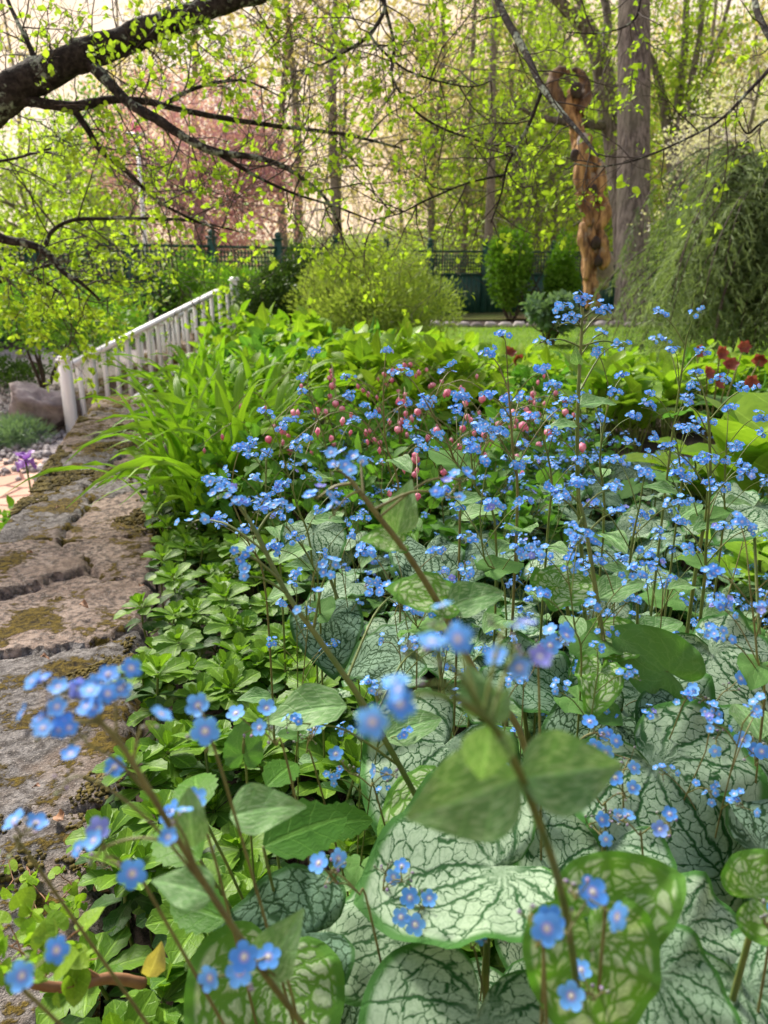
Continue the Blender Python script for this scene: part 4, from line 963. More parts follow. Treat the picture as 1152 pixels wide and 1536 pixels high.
GRP_B = 'silver-leaved blue-flowering plants filling the bed'
def brunnera(loc, seed, nleaf=12, nst=3, label=None, hi=False, dark=.2, lsz=(.055, .098), hgt=(.12, .25), sh=(.25, .41)):
    rg = np.random.RandomState(seed); loc = np.array(loc, float)
    r = root('silver_leaved_plant', loc, label or 'silver-leaved plant with dark vein net and sprays of small blue flowers, in the blue-flowered mass', 'plant', GRP_B)
    for k in range(nleaf):
        a = k*2.39996+rg.rand()*.5; rad = .04+.15*(k/nleaf)**.7*rg.uniform(.8, 1.2); z = rg.uniform(*hgt)*(1-.25*k/nleaf)
        att = loc+np.array([cos(a)*rad, sin(a)*rad, z]); tip = np.array([cos(a), sin(a), rg.uniform(-.35, .05)])
        nn = np.array([cos(a)*.25, sin(a)*.25, 1])+rg.normal(size=3)*.16
        mt = 'silver_dark' if rg.rand() < dark else ('plainheart' if rg.rand() < .06 else 'silver')
        basal_leaf(r, loc+np.array([0, 0, .0]), att, tip, nn, rg.uniform(*lsz), rg, mt, hi)
    for k in range(nst):
        a = rg.rand()*6.28; h = rg.uniform(*sh); ln = rg.uniform(.03, .14)
        b = loc+np.array([cos(a)*.02, sin(a)*.02, 0]); p = [b, b+np.array([cos(a)*ln*.25, sin(a)*ln*.25, h*.4]), b+np.array([cos(a)*ln*.7, sin(a)*ln*.7, h*.75]), b+np.array([cos(a)*ln, sin(a)*ln, h])]
        make_stalk(r, p, rg.uniform(.0009, .0016), seed*10+k, nbr=rg.randint(5, 9), nfl=(6, 13), leaves=rg.randint(2, 5), bare=.52, mat='stem' if rg.rand() < .8 else 'stem_red')
    return r
def in_bed(x, y):  # right of the whorled ground cover
    return True

protos = [brunnera((0, 0, 0), 100+i, nleaf=[16, 15, 17, 15, 14, 16, 15, 17][i], nst=[3, 3, 1, 4, 3, 3, 0, 3][i]) for i in range(8)]
rg = np.random.RandomState(77)
# scatter positions on a jittered hexagonal grid inside the bed, by rows going away from the camera
pos = []
y = .66; row = 0
while y < 2.55:
    xl = np.interp(y, [.4, .7, 1.2, 1.8, 2.4, 3.0], [.22, .13, .03, -.06, -.16, -.22]); xr = .62*y+.35
    x = xl+(row % 2)*.10
    while x < xr:
        pos.append((x+rg.uniform(-.04, .04), y+rg.uniform(-.04, .04))); x += .215 if y < 1.6 else .25
    y += .185 if y < 1.6 else .23; row += 1
NEARZ = -.02
first = [True]*8
for k, (x, y) in enumerate(pos):
    i = rg.randint(0, 8)
    if y < .78: i = rg.choice([2, 6])          # fewer tall stalks right in front of the lens
    z = float(H(x, y))-(.06 if y < .95 else 0); s = rg.uniform(.85, 1.12); rz_ = rg.rand()*6.28
    if y > 1.9 and x > .35*y+.15: s *= .9
    if first[i]:
        first[i] = False; o = protos[i]; o.location = (x, y, z); o.rotation_euler = (0, 0, rz_); o.scale = (s,)*3
    else: copy_tree(protos[i], (x, y, z), rz_, s)
for i, f in enumerate(first):
    if f: protos[i].location = (1.2+.1*i, 1.6, 0)

# ------------------------------------------------------------------ nearest plants, leaf by leaf from the photograph
def az(a, pitch=0.): a = radians(a); return np.array([sin(a)*cos(pitch), cos(a)*cos(pitch), sin(pitch)])
rg = np.random.RandomState(5)
def near_plant(label, crown, specs):
    r = root('silver_leaved_plant', crown, label, 'plant', GRP_B)
    for (px, py, d, L_, a, pitch, nn, mt, kw) in specs:
        basal_leaf(r, crown, P(px, py, d), az(a, radians(pitch)), nn, L_, rg, mt, True, **kw)
    return r
n1 = near_plant('nearest silver-leaved plant, whose broad round net-veined leaf fills the bottom centre', (.10, .36, 0), [
    (712, 1545, .47, .100, 200, -20, (0, -.25, 1), 'silver', dict(cup=.05, droop=.15, wave=.02, narrow=1.15)),
    (735, 1300, .54, .098, 262, -8, (0, -.12, 1), 'silver', dict(cup=.42, droop=.12, wave=.05, narrow=1.25)),
    (600, 1390, .56, .088, 275, -15, (.1, -.2, 1), 'silver', dict(cup=.1, droop=.3, wave=.05)),
    (455, 1400, .54, .075, 260, -5, (0, -.5, 1), 'silver_dark', dict(cup=.2, droop=.2)),
    (400, 1480, .50, .075, 190, -30, (.3, -.5, 1), 'spotted', dict(cup=.2, droop=.2)),
    (530, 1500, .62, .095, 200, -40, (0, -.6, 1), 'silver_dark', dict(cup=.2, droop=.2)),
])
n2 = near_plant('silver-leaved plant at the bottom right with a large curled leaf lifting its rim', (.30, .50, 0), [
    (985, 1165, .64, .115, 150, -25, (.0, -.45, 1), 'silver', dict(cup=.25, droop=.3, wave=.05, narrow=1.2)),
    (900, 1265, .60, .085, 235, -12, (0, -.3, 1), 'silver', dict(cup=.35, droop=.2, wave=.05)),
    (1100, 1130, .70, .10, 110, -25, (.2, -.3, 1), 'silver', dict(cup=.15, droop=.3)),
    (1030, 1420, .50, .078, 120, -20, (.2, -.4, 1), 'silver', dict(cup=.1, droop=.25)),
    (1120, 1500, .48, .085, 160, -20, (0, -.3, 1), 'silver', dict(cup=.1, droop=.2)),
    (985, 1480, .45, .07, 150, -25, (0, -.3, 1), 'silver', dict(cup=.12, droop=.2)),
    (1160, 1300, .58, .10, 90, -30, (.2, -.3, 1), 'silver_dark', dict(cup=.1, droop=.3)),
])
n3 = near_plant('silver-leaved plant in the centre, its pale leaf showing between the two long diagonal stalks', (.12, .72, 0), [
    (665, 1120, .72, .105, 215, -20, (0, -.4, 1), 'silver', dict(cup=.12, droop=.2, narrow=1.15)),
    (780, 1010, .80, .08, 120, -10, (0, -.3, 1), 'silver', dict(cup=.3, droop=.25)),
    (600, 980, .86, .08, 290, -10, (0, -.4, 1), 'silver_dark', dict(cup=.2, droop=.3)),
    (640, 830, 1.05, .075, 180, -20, (0, -.6, 1), 'silver_dark', dict(cup=.1, droop=.2)),
    (470, 800, 1.15, .08, 160, -25, (0, -.6, 1), 'silver', dict(cup=.12, droop=.2)),
    (490, 930, 1.0, .078, 170, -25, (0, -.5, 1), 'silver_dark', dict(cup=.12, droop=.2)),
])
n4 = near_plant('silver-leaved plant at the right with broad pale net-veined leaves under bare flower stalks', (.50, .78, 0), [
    (1070, 985, .84, .105, 150, -20, (0, -.35, 1), 'silver', dict(cup=.1, droop=.2, narrow=1.2)),
    (960, 1050, .78, .12, 200, -15, (0, -.3, 1), 'silver', dict(cup=.25, droop=.2)),
    (1020, 1075, .70, .055, 190, -35, (0, -1, .6), 'silver_dark', dict(cup=.1, droop=.2, narrow=1.2)),
    (905, 1085, .74, .075, 250, -15, (0, -.6, 1), 'silver_dark', dict(cup=.2, droop=.2)),
    (1130, 760, 1.25, .10, 230, -10, (-.3, -.7, 1), 'silver', dict(cup=.1, droop=.2)),
    (1090, 1130, .76, .10, 60, -10, (0, -.3, 1), 'silver', dict()),
])
# upright rounded green leaf and netted leaf mid right
C = near_plant('plant with a plain bright green upright leaf, right of the centre among silver leaves', (.36, .70, 0), [
    (1000, 1005, .72, .062, 300, 30, (-.25, -1, .5), 'plainheart', dict(cup=.3, droop=.1, narrow=.85)),
    (925, 960, .74, .05, 285, 5, (0, -.6, 1), 'spotted', dict(cup=.2, droop=.2, narrow=.8)),
    (900, 1010, .70, .045, 200, -20, (0, -.8, .8), 'spotted', dict(cup=.2, droop=.2, narrow=.8)),
    (845, 880, .85, .075, 70, 5, (0, -.5, 1), 'stemleaf' if False else 'spotted', dict(cup=.2, droop=.3, narrow=.7)),
])
make_stalk(C, [(.36, .70, 0), P(930, 1100, .74), P(905, 960, .74), P(880, 800, .74), P(866, 742, .74)], .0030, 901, mat='stem',
    brs=[(P(876, 790, .74), P(845, 750, .73), 12), (P(868, 750, .74), P(868, 728, .74), 14), (P(872, 765, .74), P(915, 735, .75), 12), (P(874, 775, .74), P(850, 840, .70), 9), (P(870, 755, .74), P(835, 735, .74), 9), (P(880, 800, .74), P(925, 770, .76), 9)],
    leaf_spec=[(P(895, 900, .74), (.8, .2, .4), .045, (0, -.3, 1), 'stemleaf'), (P(905, 960, .74), (-.7, -.5, .1), .045, (0, -.4, 1), 'plainheart')])

def hero(label, pix, wpx, seed, brs, leaf_spec, mat='stem', grp=None, fr=.0044, buds=4):
    """a long flowering stalk placed by the photograph, on a plant of its own"""
    pts = [P(*q) for q in pix]; b = pts[0].copy(); base = np.array([b[0]+.03, b[1]+.03, 0]) if b[2] > .12 else np.array([b[0], b[1], 0.])
    r = root('blue_flowered_plant', base, label, 'plant', grp)
    rr_ = wpx/2*pix[len(pix)//2][2]/FP
    path = ([base, (base+b)/2+np.array([.01, 0, 0])] if b[2] > .12 else [base])+pts
    make_stalk(r, path, rr_, seed, mat=mat, brs=[(P(*a), P(*e), n) for a, e, n in brs], leaf_spec=[(P(*q), d_, L_, nn, mt) for q, d_, L_, nn, mt in leaf_spec], fr=fr, buds=buds)
    # a few basal leaves
    for k in range(3):
        a = rg.rand()*6.28; at = base+np.array([cos(a)*.07, sin(a)*.07, .13]); basal_leaf(r, base, at, (cos(a), sin(a), -.2), (0, -.2, 1), .08, rg, 'silver')
    return r
# 1: the big blurred stalk in front
hero('nearest blurred stalk with opposite broad leaves and blue flowers, right of centre', [(880, 1600, .42), (868, 1500, .38), (845, 1350, .33), (800, 1210, .275), (765, 1130, .245), (735, 1085, .23), (690, 1050, .215)], 17, 501,
    [((735, 1085, .23), (640, 975, .215), 3), ((690, 1050, .215), (650, 1025, .205), 1), ((700, 1055, .215), (600, 1050, .21), 3), ((735, 1085, .23), (770, 985, .25), 4), ((725, 1075, .23), (668, 945, .25), 1), ((725, 1075, .23), (755, 945, .24), 1)],
    [((780, 1165, .262), (-.85, -.05, -.36), .038, (-.1, -.9, .6), 'broad'), ((780, 1168, .262), (.95, .1, .10), .034, (0, -.8, .7), 'broad'),
     ((735, 1085, .235), (-.05, -.1, -.9), .020, (0, -1, .1), 'broad'), ((728, 1078, .235), (-.25, .3, .7), .015, (0, -1, .4), 'broad'), ((735, 1080, .235), (.5, .3, .6), .010, (0, -1, .4), 'broad')])
# 2: lower left stalk
hero('blurred brownish stalk leaning over the wall at lower left with blue flowers', [(560, 1700, .46), (470, 1560, .42), (400, 1465, .38), (310, 1330, .345), (235, 1205, .32), (180, 1115, .31), (140, 1075, .305)], 13, 502,
    [((180, 1115, .31), (100, 1040, .31), 8), ((150, 1085, .305), (75, 1095, .30), 7), ((150, 1085, .305), (155, 1055, .30), 4), ((175, 1110, .31), (175, 1025, .31), 4), ((235, 1205, .32), (130, 1115, .31), 2), ((200, 1140, .31), (213, 1090, .31), 1), ((270, 1265, .33), (160, 1270, .33), 2), ((295, 1305, .33), (265, 1235, .32), 2), ((345, 1380, .35), (125, 1165, .32), 2)],
    [((320, 1345, .36), (-.8, .1, .3), .026, (0, -.4, 1), 'broad'), ((345, 1225, .43), (.9, .2, .15), .036, (0, -.5, 1), 'broad'), ((400, 1460, .38), (.3, 0, .75), .03, (-.4, -.8, .3), 'broad'),
     ((290, 1270, .36), (-.1, .2, .8), .022, (0, -1, .4), 'stemleaf')], mat='stem_red')
# 3: long diagonal from bottom centre to upper left
hero('slim olive diagonal stalk left of centre, blue flowers strung along its upper half', [(700, 1350, .70), (640, 1225, .66), (560, 1080, .62), (490, 975, .61), (430, 890, .61), (385, 800, .62), (360, 760, .63)], 11, 503,
    [((375, 785, .62), (335, 735, .62), 12), ((370, 780, .62), (365, 755, .62), 9), ((420, 870, .61), (355, 830, .60), 5), ((430, 890, .61), (365, 865, .59), 3), ((385, 800, .62), (415, 765, .64), 9), ((470, 945, .61), (490, 860, .60), 6), ((460, 930, .61), (460, 905, .56), 2), ((520, 1020, .62), (590, 890, .7), 9), ((600, 1150, .64), (450, 1085, .6), 4), ((560, 1080, .62), (630, 970, .7), 8), ((400, 830, .62), (300, 780, .64), 5)],
    [((520, 1060, .62), (-1, -.1, .02), .055, (0, -.4, 1), 'stemleaf'), ((575, 1110, .63), (.8, .3, .3), .045, (0, -.4, 1), 'stemleaf'), ((640, 1195, .66), (-.7, -.5, -.25), .055, (-.2, -.4, 1), 'spotted')])
# 4: thick central diagonal
hero('thick arching stalk with a clear blue flower head left of the centre', [(790, 1130, .60), (720, 1020, .56), (660, 910, .53), (610, 830, .50), (560, 765, .485), (530, 725, .48)], 13, 504,
    [((530, 725, .48), (505, 705, .475), 6), ((530, 725, .48), (480, 745, .48), 5), ((540, 735, .48), (505, 765, .47), 2), ((560, 765, .485), (660, 740, .50), 6), ((570, 775, .485), (690, 720, .54), 5), ((545, 742, .48), (540, 690, .50), 3)],
    [((595, 800, .5), (.15, .1, .8), .030, (-.3, -1, .3), 'broad'), ((590, 812, .5), (-.7, -.2, .2), .022, (0, -.5, 1), 'spotted'), ((655, 895, .53), (-.9, -.1, .3), .036, (0, -.5, 1), 'spotted'), ((668, 915, .53), (.8, .1, .35), .036, (0, -.6, 1), 'stemleaf')], mat='stem_red')
# 5: tallest upright
hero('tallest upright stalk, its blue crown standing against the lawn right of centre', [(880, 960, 1.15), (872, 830, 1.08), (866, 700, 1.02), (867, 600, 1.0), (871, 520, 1.0), (874, 462, 1.0)], 8, 505,
    [((873, 475, 1.0), (870, 452, 1.0), 16), ((873, 480, 1.0), (845, 462, 1.0), 12), ((873, 480, 1.0), (898, 465, 1.0), 10), ((872, 490, 1.0), (838, 488, 1.0), 4), ((872, 492, 1.0), (858, 478, .99), 10), ((871, 505, 1.0), (905, 470, 1.0), 6), ((870, 520, 1.0), (815, 512, 1.0), 6), ((870, 520, 1.0), (932, 518, 1.0), 5), ((870, 535, 1.0), (905, 500, 1.02), 6), ((868, 590, 1.0), (920, 520, 1.05), 3)],
    [((868, 548, 1.0), (-.1, -.1, .2), .022, (-.6, -.8, .1), 'broad'), ((866, 610, 1.0), (.9, .1, .25), .045, (0, -.3, 1), 'stemleaf'), ((866, 640, 1.0), (-.8, .1, .1), .035, (0, -.3, 1), 'stemleaf')])
# 6..: further stalks through the mass
def tallstalk(px, py, pxb, pyb, d, seed, label, w=6, n=8, mat='stem'):
    q0 = P(pxb, pyb, d*1.06); q1 = P(px, py, d); mid = (q0+q1)/2+np.array([.01*((seed % 3)-1), 0, .01])
    base = np.array([q0[0], q0[1], float(H(q0[0], q0[1]))])
    r = root('blue_flowered_plant', base, label, 'plant', 'slender blue-flowered stalks')
    s_ = make_stalk(r, [base, q0, mid, q1], w*.38*d/FP, seed, nbr=n, brl=(.022*d+.02, .05*d+.035), nfl=(7, 15), leaves=3, bare=.50, mat=mat, facing=np.array([0, -.6, .6]))
    return r
for a in [(762, 572, 775, 800, .85, 601, 'slender blue-flowered stalk rising left of the tallest one', 7, 9, 'stem_red'),
          (640, 605, 690, 780, .9, 602, 'blue-topped stalk above the pink hearts near the picture centre', 6, 8, 'stem_red'),
          (705, 650, 745, 830, .85, 603, 'blue-flowered stalk with flat-topped sprays just right of the pink hearts', 6, 8, 'stem'),
          (1030, 505, 1000, 720, 1.15, 604, 'tall airy blue-flowered stalk at right, left of the dark red flowers', 6, 8, 'stem'),
          (1062, 615, 1040, 880, .95, 605, 'straight green blue-flowered stalk near the right edge', 9, 9, 'stem'),
          (915, 590, 905, 800, 1.05, 606, 'blue-flowered stalk just right of the tallest one, half as high', 6, 9, 'stem'),
          (1065, 735, 1050, 930, .85, 607, 'many-branched budding stalk with pale blue sprays right of centre', 8, 8, 'stem'),
          (460, 580, 500, 780, 1.2, 608, 'blue-flowered stalk beside the strap-leaved clump, upper left of the mass', 5, 7, 'stem'),
          (575, 580, 600, 760, 1.2, 609, 'small blue-flowered stalk among the pink hearts', 5, 7, 'stem_red'),
          (420, 670, 470, 860, 1.0, 610, 'blue-flowered stalk left of the thick arching one', 5, 7, 'stem'),
          (810, 640, 820, 820, .95, 611, 'blue-flowered stalk left below the tallest one', 6, 8, 'stem'),
          (960, 755, 955, 960, .8, 612, 'leaning blue-flowered stalk above the upright green leaf', 7, 7, 'stem'),
          (1125, 880, 1140, 1110, .62, 613, 'thin branching bud-laden stalk at the right edge', 6, 8, 'stem_red'),
          (590, 880, 625, 1010, .75, 614, 'brown-branched blue spray in the middle of the picture', 4, 8, 'stem_red'),
          (720, 770, 760, 930, .8, 615, 'blue-flowered stalk below the pink hearts, over dark netted leaves', 5, 7, 'stem'),
          (850, 850, 870, 1050, .66, 616, 'blue-flowered stalk over the pale leaves, left of the upright green leaf', 5, 6, 'stem'),
          (1010, 640, 1010, 820, 1.05, 617, 'blue-flowered stalk before the yellow-green broad leaves', 5, 8, 'stem')]:
    tallstalk(*a)
rgl = np.random.RandomState(404)
for k in range(22):
    px, py = rgl.uniform(440, 1130), rgl.uniform(790, 1150)
    if px < 560 and py > 1080: px += 150
    zt_ = rgl.uniform(.37, .45); ry = ray(px, py); d = (zt_-CAM[2])/ry[2]; q1 = CAM+ry*d; a = rgl.rand()*6.28
    base = np.array([q1[0]+.05*cos(a), q1[1]+.05*sin(a)+.02, float(H(q1[0], q1[1]))]); r = root('blue_flowered_plant', base, 'short wiry plant with tiny blue flowers low among the silver leaves', 'plant', 'short blue-flowered sprays among the silver leaves')
    make_stalk(r, [base, (base*.4+q1*.6)+np.array([0, .012, .01]), q1], .0009, 410+k, nbr=rgl.randint(3, 6), brl=(.02, .05), nfl=(3, 8), leaves=2, bare=.6, mat='stem_red' if k % 3 else 'stem', lsize=(.018, .032), fr=.0033, facing=np.array([0, -.5, .8]))
for a in [(345, 745, 400, 900, .95, 631, 'blue-flowered stalk at the left end of the mass, over the whorled ground cover', 5, 8, 'stem_red'),
          (430, 790, 480, 920, .92, 632, 'blue-flowered stalk just right of the slim olive diagonal one', 5, 7, 'stem'),
          (400, 690, 420, 840, 1.15, 633, 'blue-flowered stalk before the nearest strap leaves', 5, 7, 'stem'),
          (1090, 660, 1080, 830, .95, 634, 'blue-flowered stalk before the largest yellow-green leaves', 5, 7, 'stem')]:
    tallstalk(*a)
# small low flower groups close to the lens
for k, (x, y, d, nf, lb) in enumerate([(865, 1335, .33, 1, 'single large blurred blue flower above two others at the bottom right of centre'), (795, 1372, .33, 2, 'large blurred blue flower left of the thick stalk foot at bottom'), (850, 1400, .32, 1, 'violet-blue blurred flower lowest of the three by the thick stalk'),
        (505, 1325, .47, 1, 'single blue flower above the spotted leaf at lower centre'), (625, 1370, .50, 3, 'three blue flowers lying over the pale leaf at bottom centre'), (705, 1410, .5, 2, 'blue flower seen edge-on above the nearest round leaf'), (600, 1320, .52, 1, 'lone blue flower at the rim of the folded silver leaf'),
        (885, 1235, .55, 2, 'blue flower pair over the curled silver leaf'), (935, 1190, .55, 2, 'blue flowers above the curled silver leaf near its notch'), (1000, 1235, .52, 2, 'pair of blue flowers side by side on the curled silver leaf'),
        (310, 1095, .36, 2, 'blurred pair of blue flowers over the whorled ground cover at lower left'), (405, 1095, .5, 2, 'blue flower pair beside a round yellow-green leaf'), (585, 1162, .6, 2, 'blue flowers beside the slim diagonal stalk, over a pale leaf'),
        (25, 1480, .30, 2, 'large blurred blue flowers in the bottom left corner'), (370, 1450, .36, 4, 'blurred blue flowers by the spotted leaf at the bottom left'), (280, 1235, .40, 3, 'three blue flowers over the serrated leaves at lower left'),
        (30, 1250, .33, 2, 'blue flowers with a reddish bud over the wall at the left edge'), (1130, 1130, .6, 2, 'blue flowers at the right edge over a pale leaf'), (1055, 1045, .66, 2, 'blue pair over the broad pale leaf at right'), (930, 1155, .58, 1, 'small blue flower over the notch of the curled leaf'),
        (1148, 1385, .42, 1, 'blue flower cut by the right edge low down'), (895, 1100, .62, 4, 'blue flowers among netted leaves right of centre'), (885, 1490, .36, 2, 'blue flower seen edge-on over the spotted heart leaf at bottom'), (820, 975, .5, 4, 'blue flowers behind the blurred flower head'),
        (1075, 1112, .66, 1, 'small blue flower at the rim of the large pale leaf, right'), (465, 1110, .62, 2, 'small blue flower low over the ground cover'), (585, 1450, .55, 2, 'small blue flower beside the nearest round leaf'), (160, 1285, .33, 2, 'blurred blue flower over the wall edge at lower left')]):
    q = P(x, y, d); hz = float(H(q[0], q[1])); rg2 = np.random.RandomState(700+k); b = np.array([q[0]+rg2.uniform(.02, .06), q[1]+rg2.uniform(.03, .08), hz])
    if x < 170: b[0] += .10; b[1] += .02
    r = root('blue_flowered_plant', b, lb, 'flower')
    q1 = q-np.array([rg2.uniform(-.016, .016), -.012, .020]); eb = [(q1, q1+np.array([rg2.uniform(-.02, .02), .012*rg2.rand(), .012]), 1)] if d > .4 else []
    make_stalk(r, [b, (b*.55+q1*.45)+np.array([.01, .01, .0]), q1+np.array([.006, .006, -.02]), q1], .0011, 700+k, mat='stem_red', fr=.0064, brs=[(q1, q, nf)]+eb, buds=6, leaf_spec=[(b*.4+q1*.6, (rg2.normal(), .2, .3), .025, (0, -.3, 1), 'stemleaf')], facing=np.array([0, -.9, .8]))

# spotted heart leaves at the bottom right on their own stalk
sp_ = root('spotted_leaved_plant', (.20, .36, 0), 'blurred bright green heart leaves speckled with cream at the bottom right', 'plant')
for (px, py, d, L_, dr, nn, kw) in [(905, 1368, .40, .047, (.85, .1, .35), (-.1, -.7, .7), dict(cup=.25, droop=.1, wave=.06, narrow=.95)), (885, 1420, .38, .050, (.05, -.5, -.75), (0, -.75, .6), dict(cup=.15, droop=.15, wave=.06, narrow=1.1)),
                               (1140, 1345, .44, .04, (.7, 0, .2), (0, -.7, .7), dict(cup=.2, droop=.1))]:
    M = MB(); scatter(M, heart(26, 12, **kw), np.array([P(px, py, d)]), basis(np.array([dr], float), np.array([nn], float)), L_, .2); o = M.build('leaf', MAT['spotted'], sp_)
    M = MB(); at = P(px, py, d); tube(M, smooth([(.20, .36, 0), (at+np.array([.2, .36, 0]))/2+np.array([.01, .02, 0]), at], 4), [.003, .0018], 6, cap=False); M.build('petiole', MAT['stem'], o)

# ------------------------------------------------------------------ whorled ground cover
def pach_proto(seed):
    rg = np.random.RandomState(seed); r = root('whorled_ground_cover_plant', (0, 0, 0), 'low glossy whorled green plant in the strip between the stone wall and the silver leaves', 'plant', 'whorled ground cover plants along the wall')
    h = rg.uniform(.10, .15); M = MB(); tube(M, smooth([(0, 0, -.03), (.008, .004, h*.5), (0, 0, h)], 3), [.0022, .0018], 5, cap=False); M.build('stem', MAT['stem'], r)
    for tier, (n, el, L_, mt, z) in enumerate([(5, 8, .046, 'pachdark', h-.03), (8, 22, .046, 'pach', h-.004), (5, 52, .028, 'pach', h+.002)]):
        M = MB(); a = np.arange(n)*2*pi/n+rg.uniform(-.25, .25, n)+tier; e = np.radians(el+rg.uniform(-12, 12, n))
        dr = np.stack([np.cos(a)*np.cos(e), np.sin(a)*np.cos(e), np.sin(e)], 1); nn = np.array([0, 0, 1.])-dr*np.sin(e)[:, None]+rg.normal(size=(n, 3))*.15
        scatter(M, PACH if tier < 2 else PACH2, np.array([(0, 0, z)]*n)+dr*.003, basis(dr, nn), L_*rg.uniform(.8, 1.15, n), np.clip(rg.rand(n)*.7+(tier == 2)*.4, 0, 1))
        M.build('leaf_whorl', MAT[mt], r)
    M = MB(); 
    for k in range(4): ball(M, (rg.normal()*.003, rg.normal()*.003, h+.006+.002*k), .0032, rnd=.9, nu=6, nv=4, sq=(1, 1, 1.4))
    M.build('tip_bud', MAT['hosta'], r)
    return r
pp = [pach_proto(i) for i in range(5)]; rg = np.random.RandomState(66); k = 0
for iu in range(60):
    for iv in range(16):
        u_ = -.45+iu*.052; v_ = .035+iv*.055; x, y = xy_of(u_+rg.uniform(-.02, .02), v_+rg.uniform(-.02, .02))
        edge = np.interp(y, [0, .4, .7, 1.2, 1.8, 2.5, 3], [.18, .17, .06, -.04, -.24, -.50, -.6])
        if x > edge+.05*rg.rand() or y < .12 or y > 2.5: continue
        if x*FP/max(y, .1) < -700: continue
        if rg.rand() < .10: continue
        z = float(H(x, y))-.005+rg.uniform(-.03, .03); s = rg.uniform(.8, 1.2); ang = rg.rand()*6.28; tx, ty = rg.normal()*.16, rg.normal()*.16
        if k < 5: o = pp[k]; o.location = (x, y, z); o.rotation_euler = (tx, ty, ang); o.scale = (s,)*3
        else: copy_tree(pp[k % 5], (x, y, z), ang, s, rx=tx, ry=ty)
        k += 1
print('pach', k, 'brun', len(pos))

# round yellow-green leaves and serrated leaf pieces at lower left
r = root('round_leaved_seedling', tuple(P(375, 1180, .62)*np.array([1, 1, 0])), 'seedling with one round yellow-green leaf in the ground cover at lower left', 'plant')
M = MB(); scatter(M, heart(18, 6, cup=.1, droop=.1, narrow=1.0, tooth=.06), np.array([P(365, 1130, .60)]), basis(np.array([[0., .3, .7]]), np.array([[.1, -1., .5]])), .026, .5); M.build('leaf', MAT['plainheart'], r)
M = MB(); tube(M, smooth([P(375, 1180, .62)*np.array([1, 1, 0]), P(370, 1160, .61), P(365, 1130, .60)], 3), .001, 5); M.build('stem', MAT['stem'], r)
r = root('serrated_plant', tuple(P(440, 1300, .62)*np.array([1, 1, 0])), 'plant with pale serrated leaf tips left of the folded silver leaf', 'plant'); rg = np.random.RandomState(9)
for (px, py, d, a, L_) in [(395, 1270, .52, 60, .07), (300, 1290, .52, -50, .06), (300, 1215, .55, -20, .055), (470, 1240, .6, 80, .05), (340, 1380, .5, -70, .05), (400, 1180, .6, 30, .045)]:
    q = P(px, py, d); M = MB(); scatter(M, leaf_t(14, 2, lambda t: .02+.30*sin(pi*t**.8)**.8, .2, .25, tooth=.14), np.array([q]), basis(np.array([az(a, .1)]), np.array([[0, -.6, 1.]])), L_, rg.rand(1)); o = M.build('leaf', MAT['peren2'], r)
    b = P(440, 1300, .62); M = MB(); tube(M, smooth([(b[0], b[1], 0), ((b[0]+q[0])/2, (b[1]+q[1])/2+.01, q[2]*.6), q], 4), .0012, 5); M.build('petiole', MAT['stem'], o)
M = MB(); scatter(M, leaf_t(8, 2, ov, .5, .3, wave=.3), np.array([P(222, 1465, .52)]), basis(np.array([[.3, .1, .6]]), np.array([[.4, -1, .3]])), .024, .5)
tag(M.build('dead_leaf', MAT['deadleaf']), 'single withered yellow leaf in the dark gap at the wall foot, bottom left', 'leaf')
rgd = np.random.RandomState(12)
DL = [(40, 830), (120, 905), (60, 985), (190, 1010), (30, 1075), (150, 1150), (95, 1230), (140, 1330), (60, 1180), (210, 880), (90, 760)]
for k, (px, py) in enumerate(DL):
    q = PZ(px, py, .045); M = MB(); a = rgd.rand()*6.28
    scatter(M, leaf_t(7, 2, ov, .7, .4, wave=.5), np.array([q]), basis(np.array([[cos(a), sin(a), .1]]), np.array([[.2*rgd.normal(), .2*rgd.normal(), 1.]])), rgd.uniform(.014, .026), rgd.rand(1))
    tag(M.build('fallen_leaf', MAT['brown']), 'small curled dry brown leaf lying on top of the stone wall', 'leaf', 'dry leaves on the wall')
# purple petals low down
r = root('purple_viola', tuple(P(345, 1495, .55)), 'small dark purple flower half hidden below the spotted leaf, bottom left', 'flower'); M = MB()
scatter(M, heart(10, 4), np.repeat([P(345, 1495, .55)], 3, 0), basis(np.array([[.7, 0, .3], [-.7, 0, .2], [0, -.3, -.9]]), np.array([[0, -1., .3]]*3)), .014, .2); M.build('petals', MAT['purple'], r)
M = MB(); b = P(345, 1495, .55); tube(M, [(b[0], b[1]+.02, 0), b], .001, 5); M.build('stem', MAT['stem'], r)

# woody vine creeping on the wall at the lower left
r = root('creeping_vine', tuple(PZ(150, 1440, .03)), 'woody brown vine with round green leaflets over the stone wall at bottom left', 'vine'); rg = np.random.RandomState(3)
M = MB(); tube(M, smooth([P(215, 1475, .60), P(160, 1468, .575), P(110, 1480, .555), P(60, 1478, .54), P(20, 1460, .53), P(-30, 1440, .53)], 6), [.0045, .0035, .003], 8, rough=.15); tube(M, smooth([P(150, 1468, .57), P(120, 1450, .56), P(80, 1430, .55)], 4), [.0022, .001], 6)
st_ = M.build('vine_stem', MAT['brown'], r)
M = MB(); ML = MB(); tips = []
for (px, py, d) in [(40, 1430, .52), (75, 1420, .51), (20, 1400, .53), (110, 1440, .52), (0, 1440, .5), (60, 1445, .48)]:
    for k in range(3): grow(M, P(px+rg.uniform(-25, 25), py+20, d), (rg.normal()*.6, rg.normal()*.4, .5), .03, .0008, 0, tips, rg, nseg=4, minr=.0005)
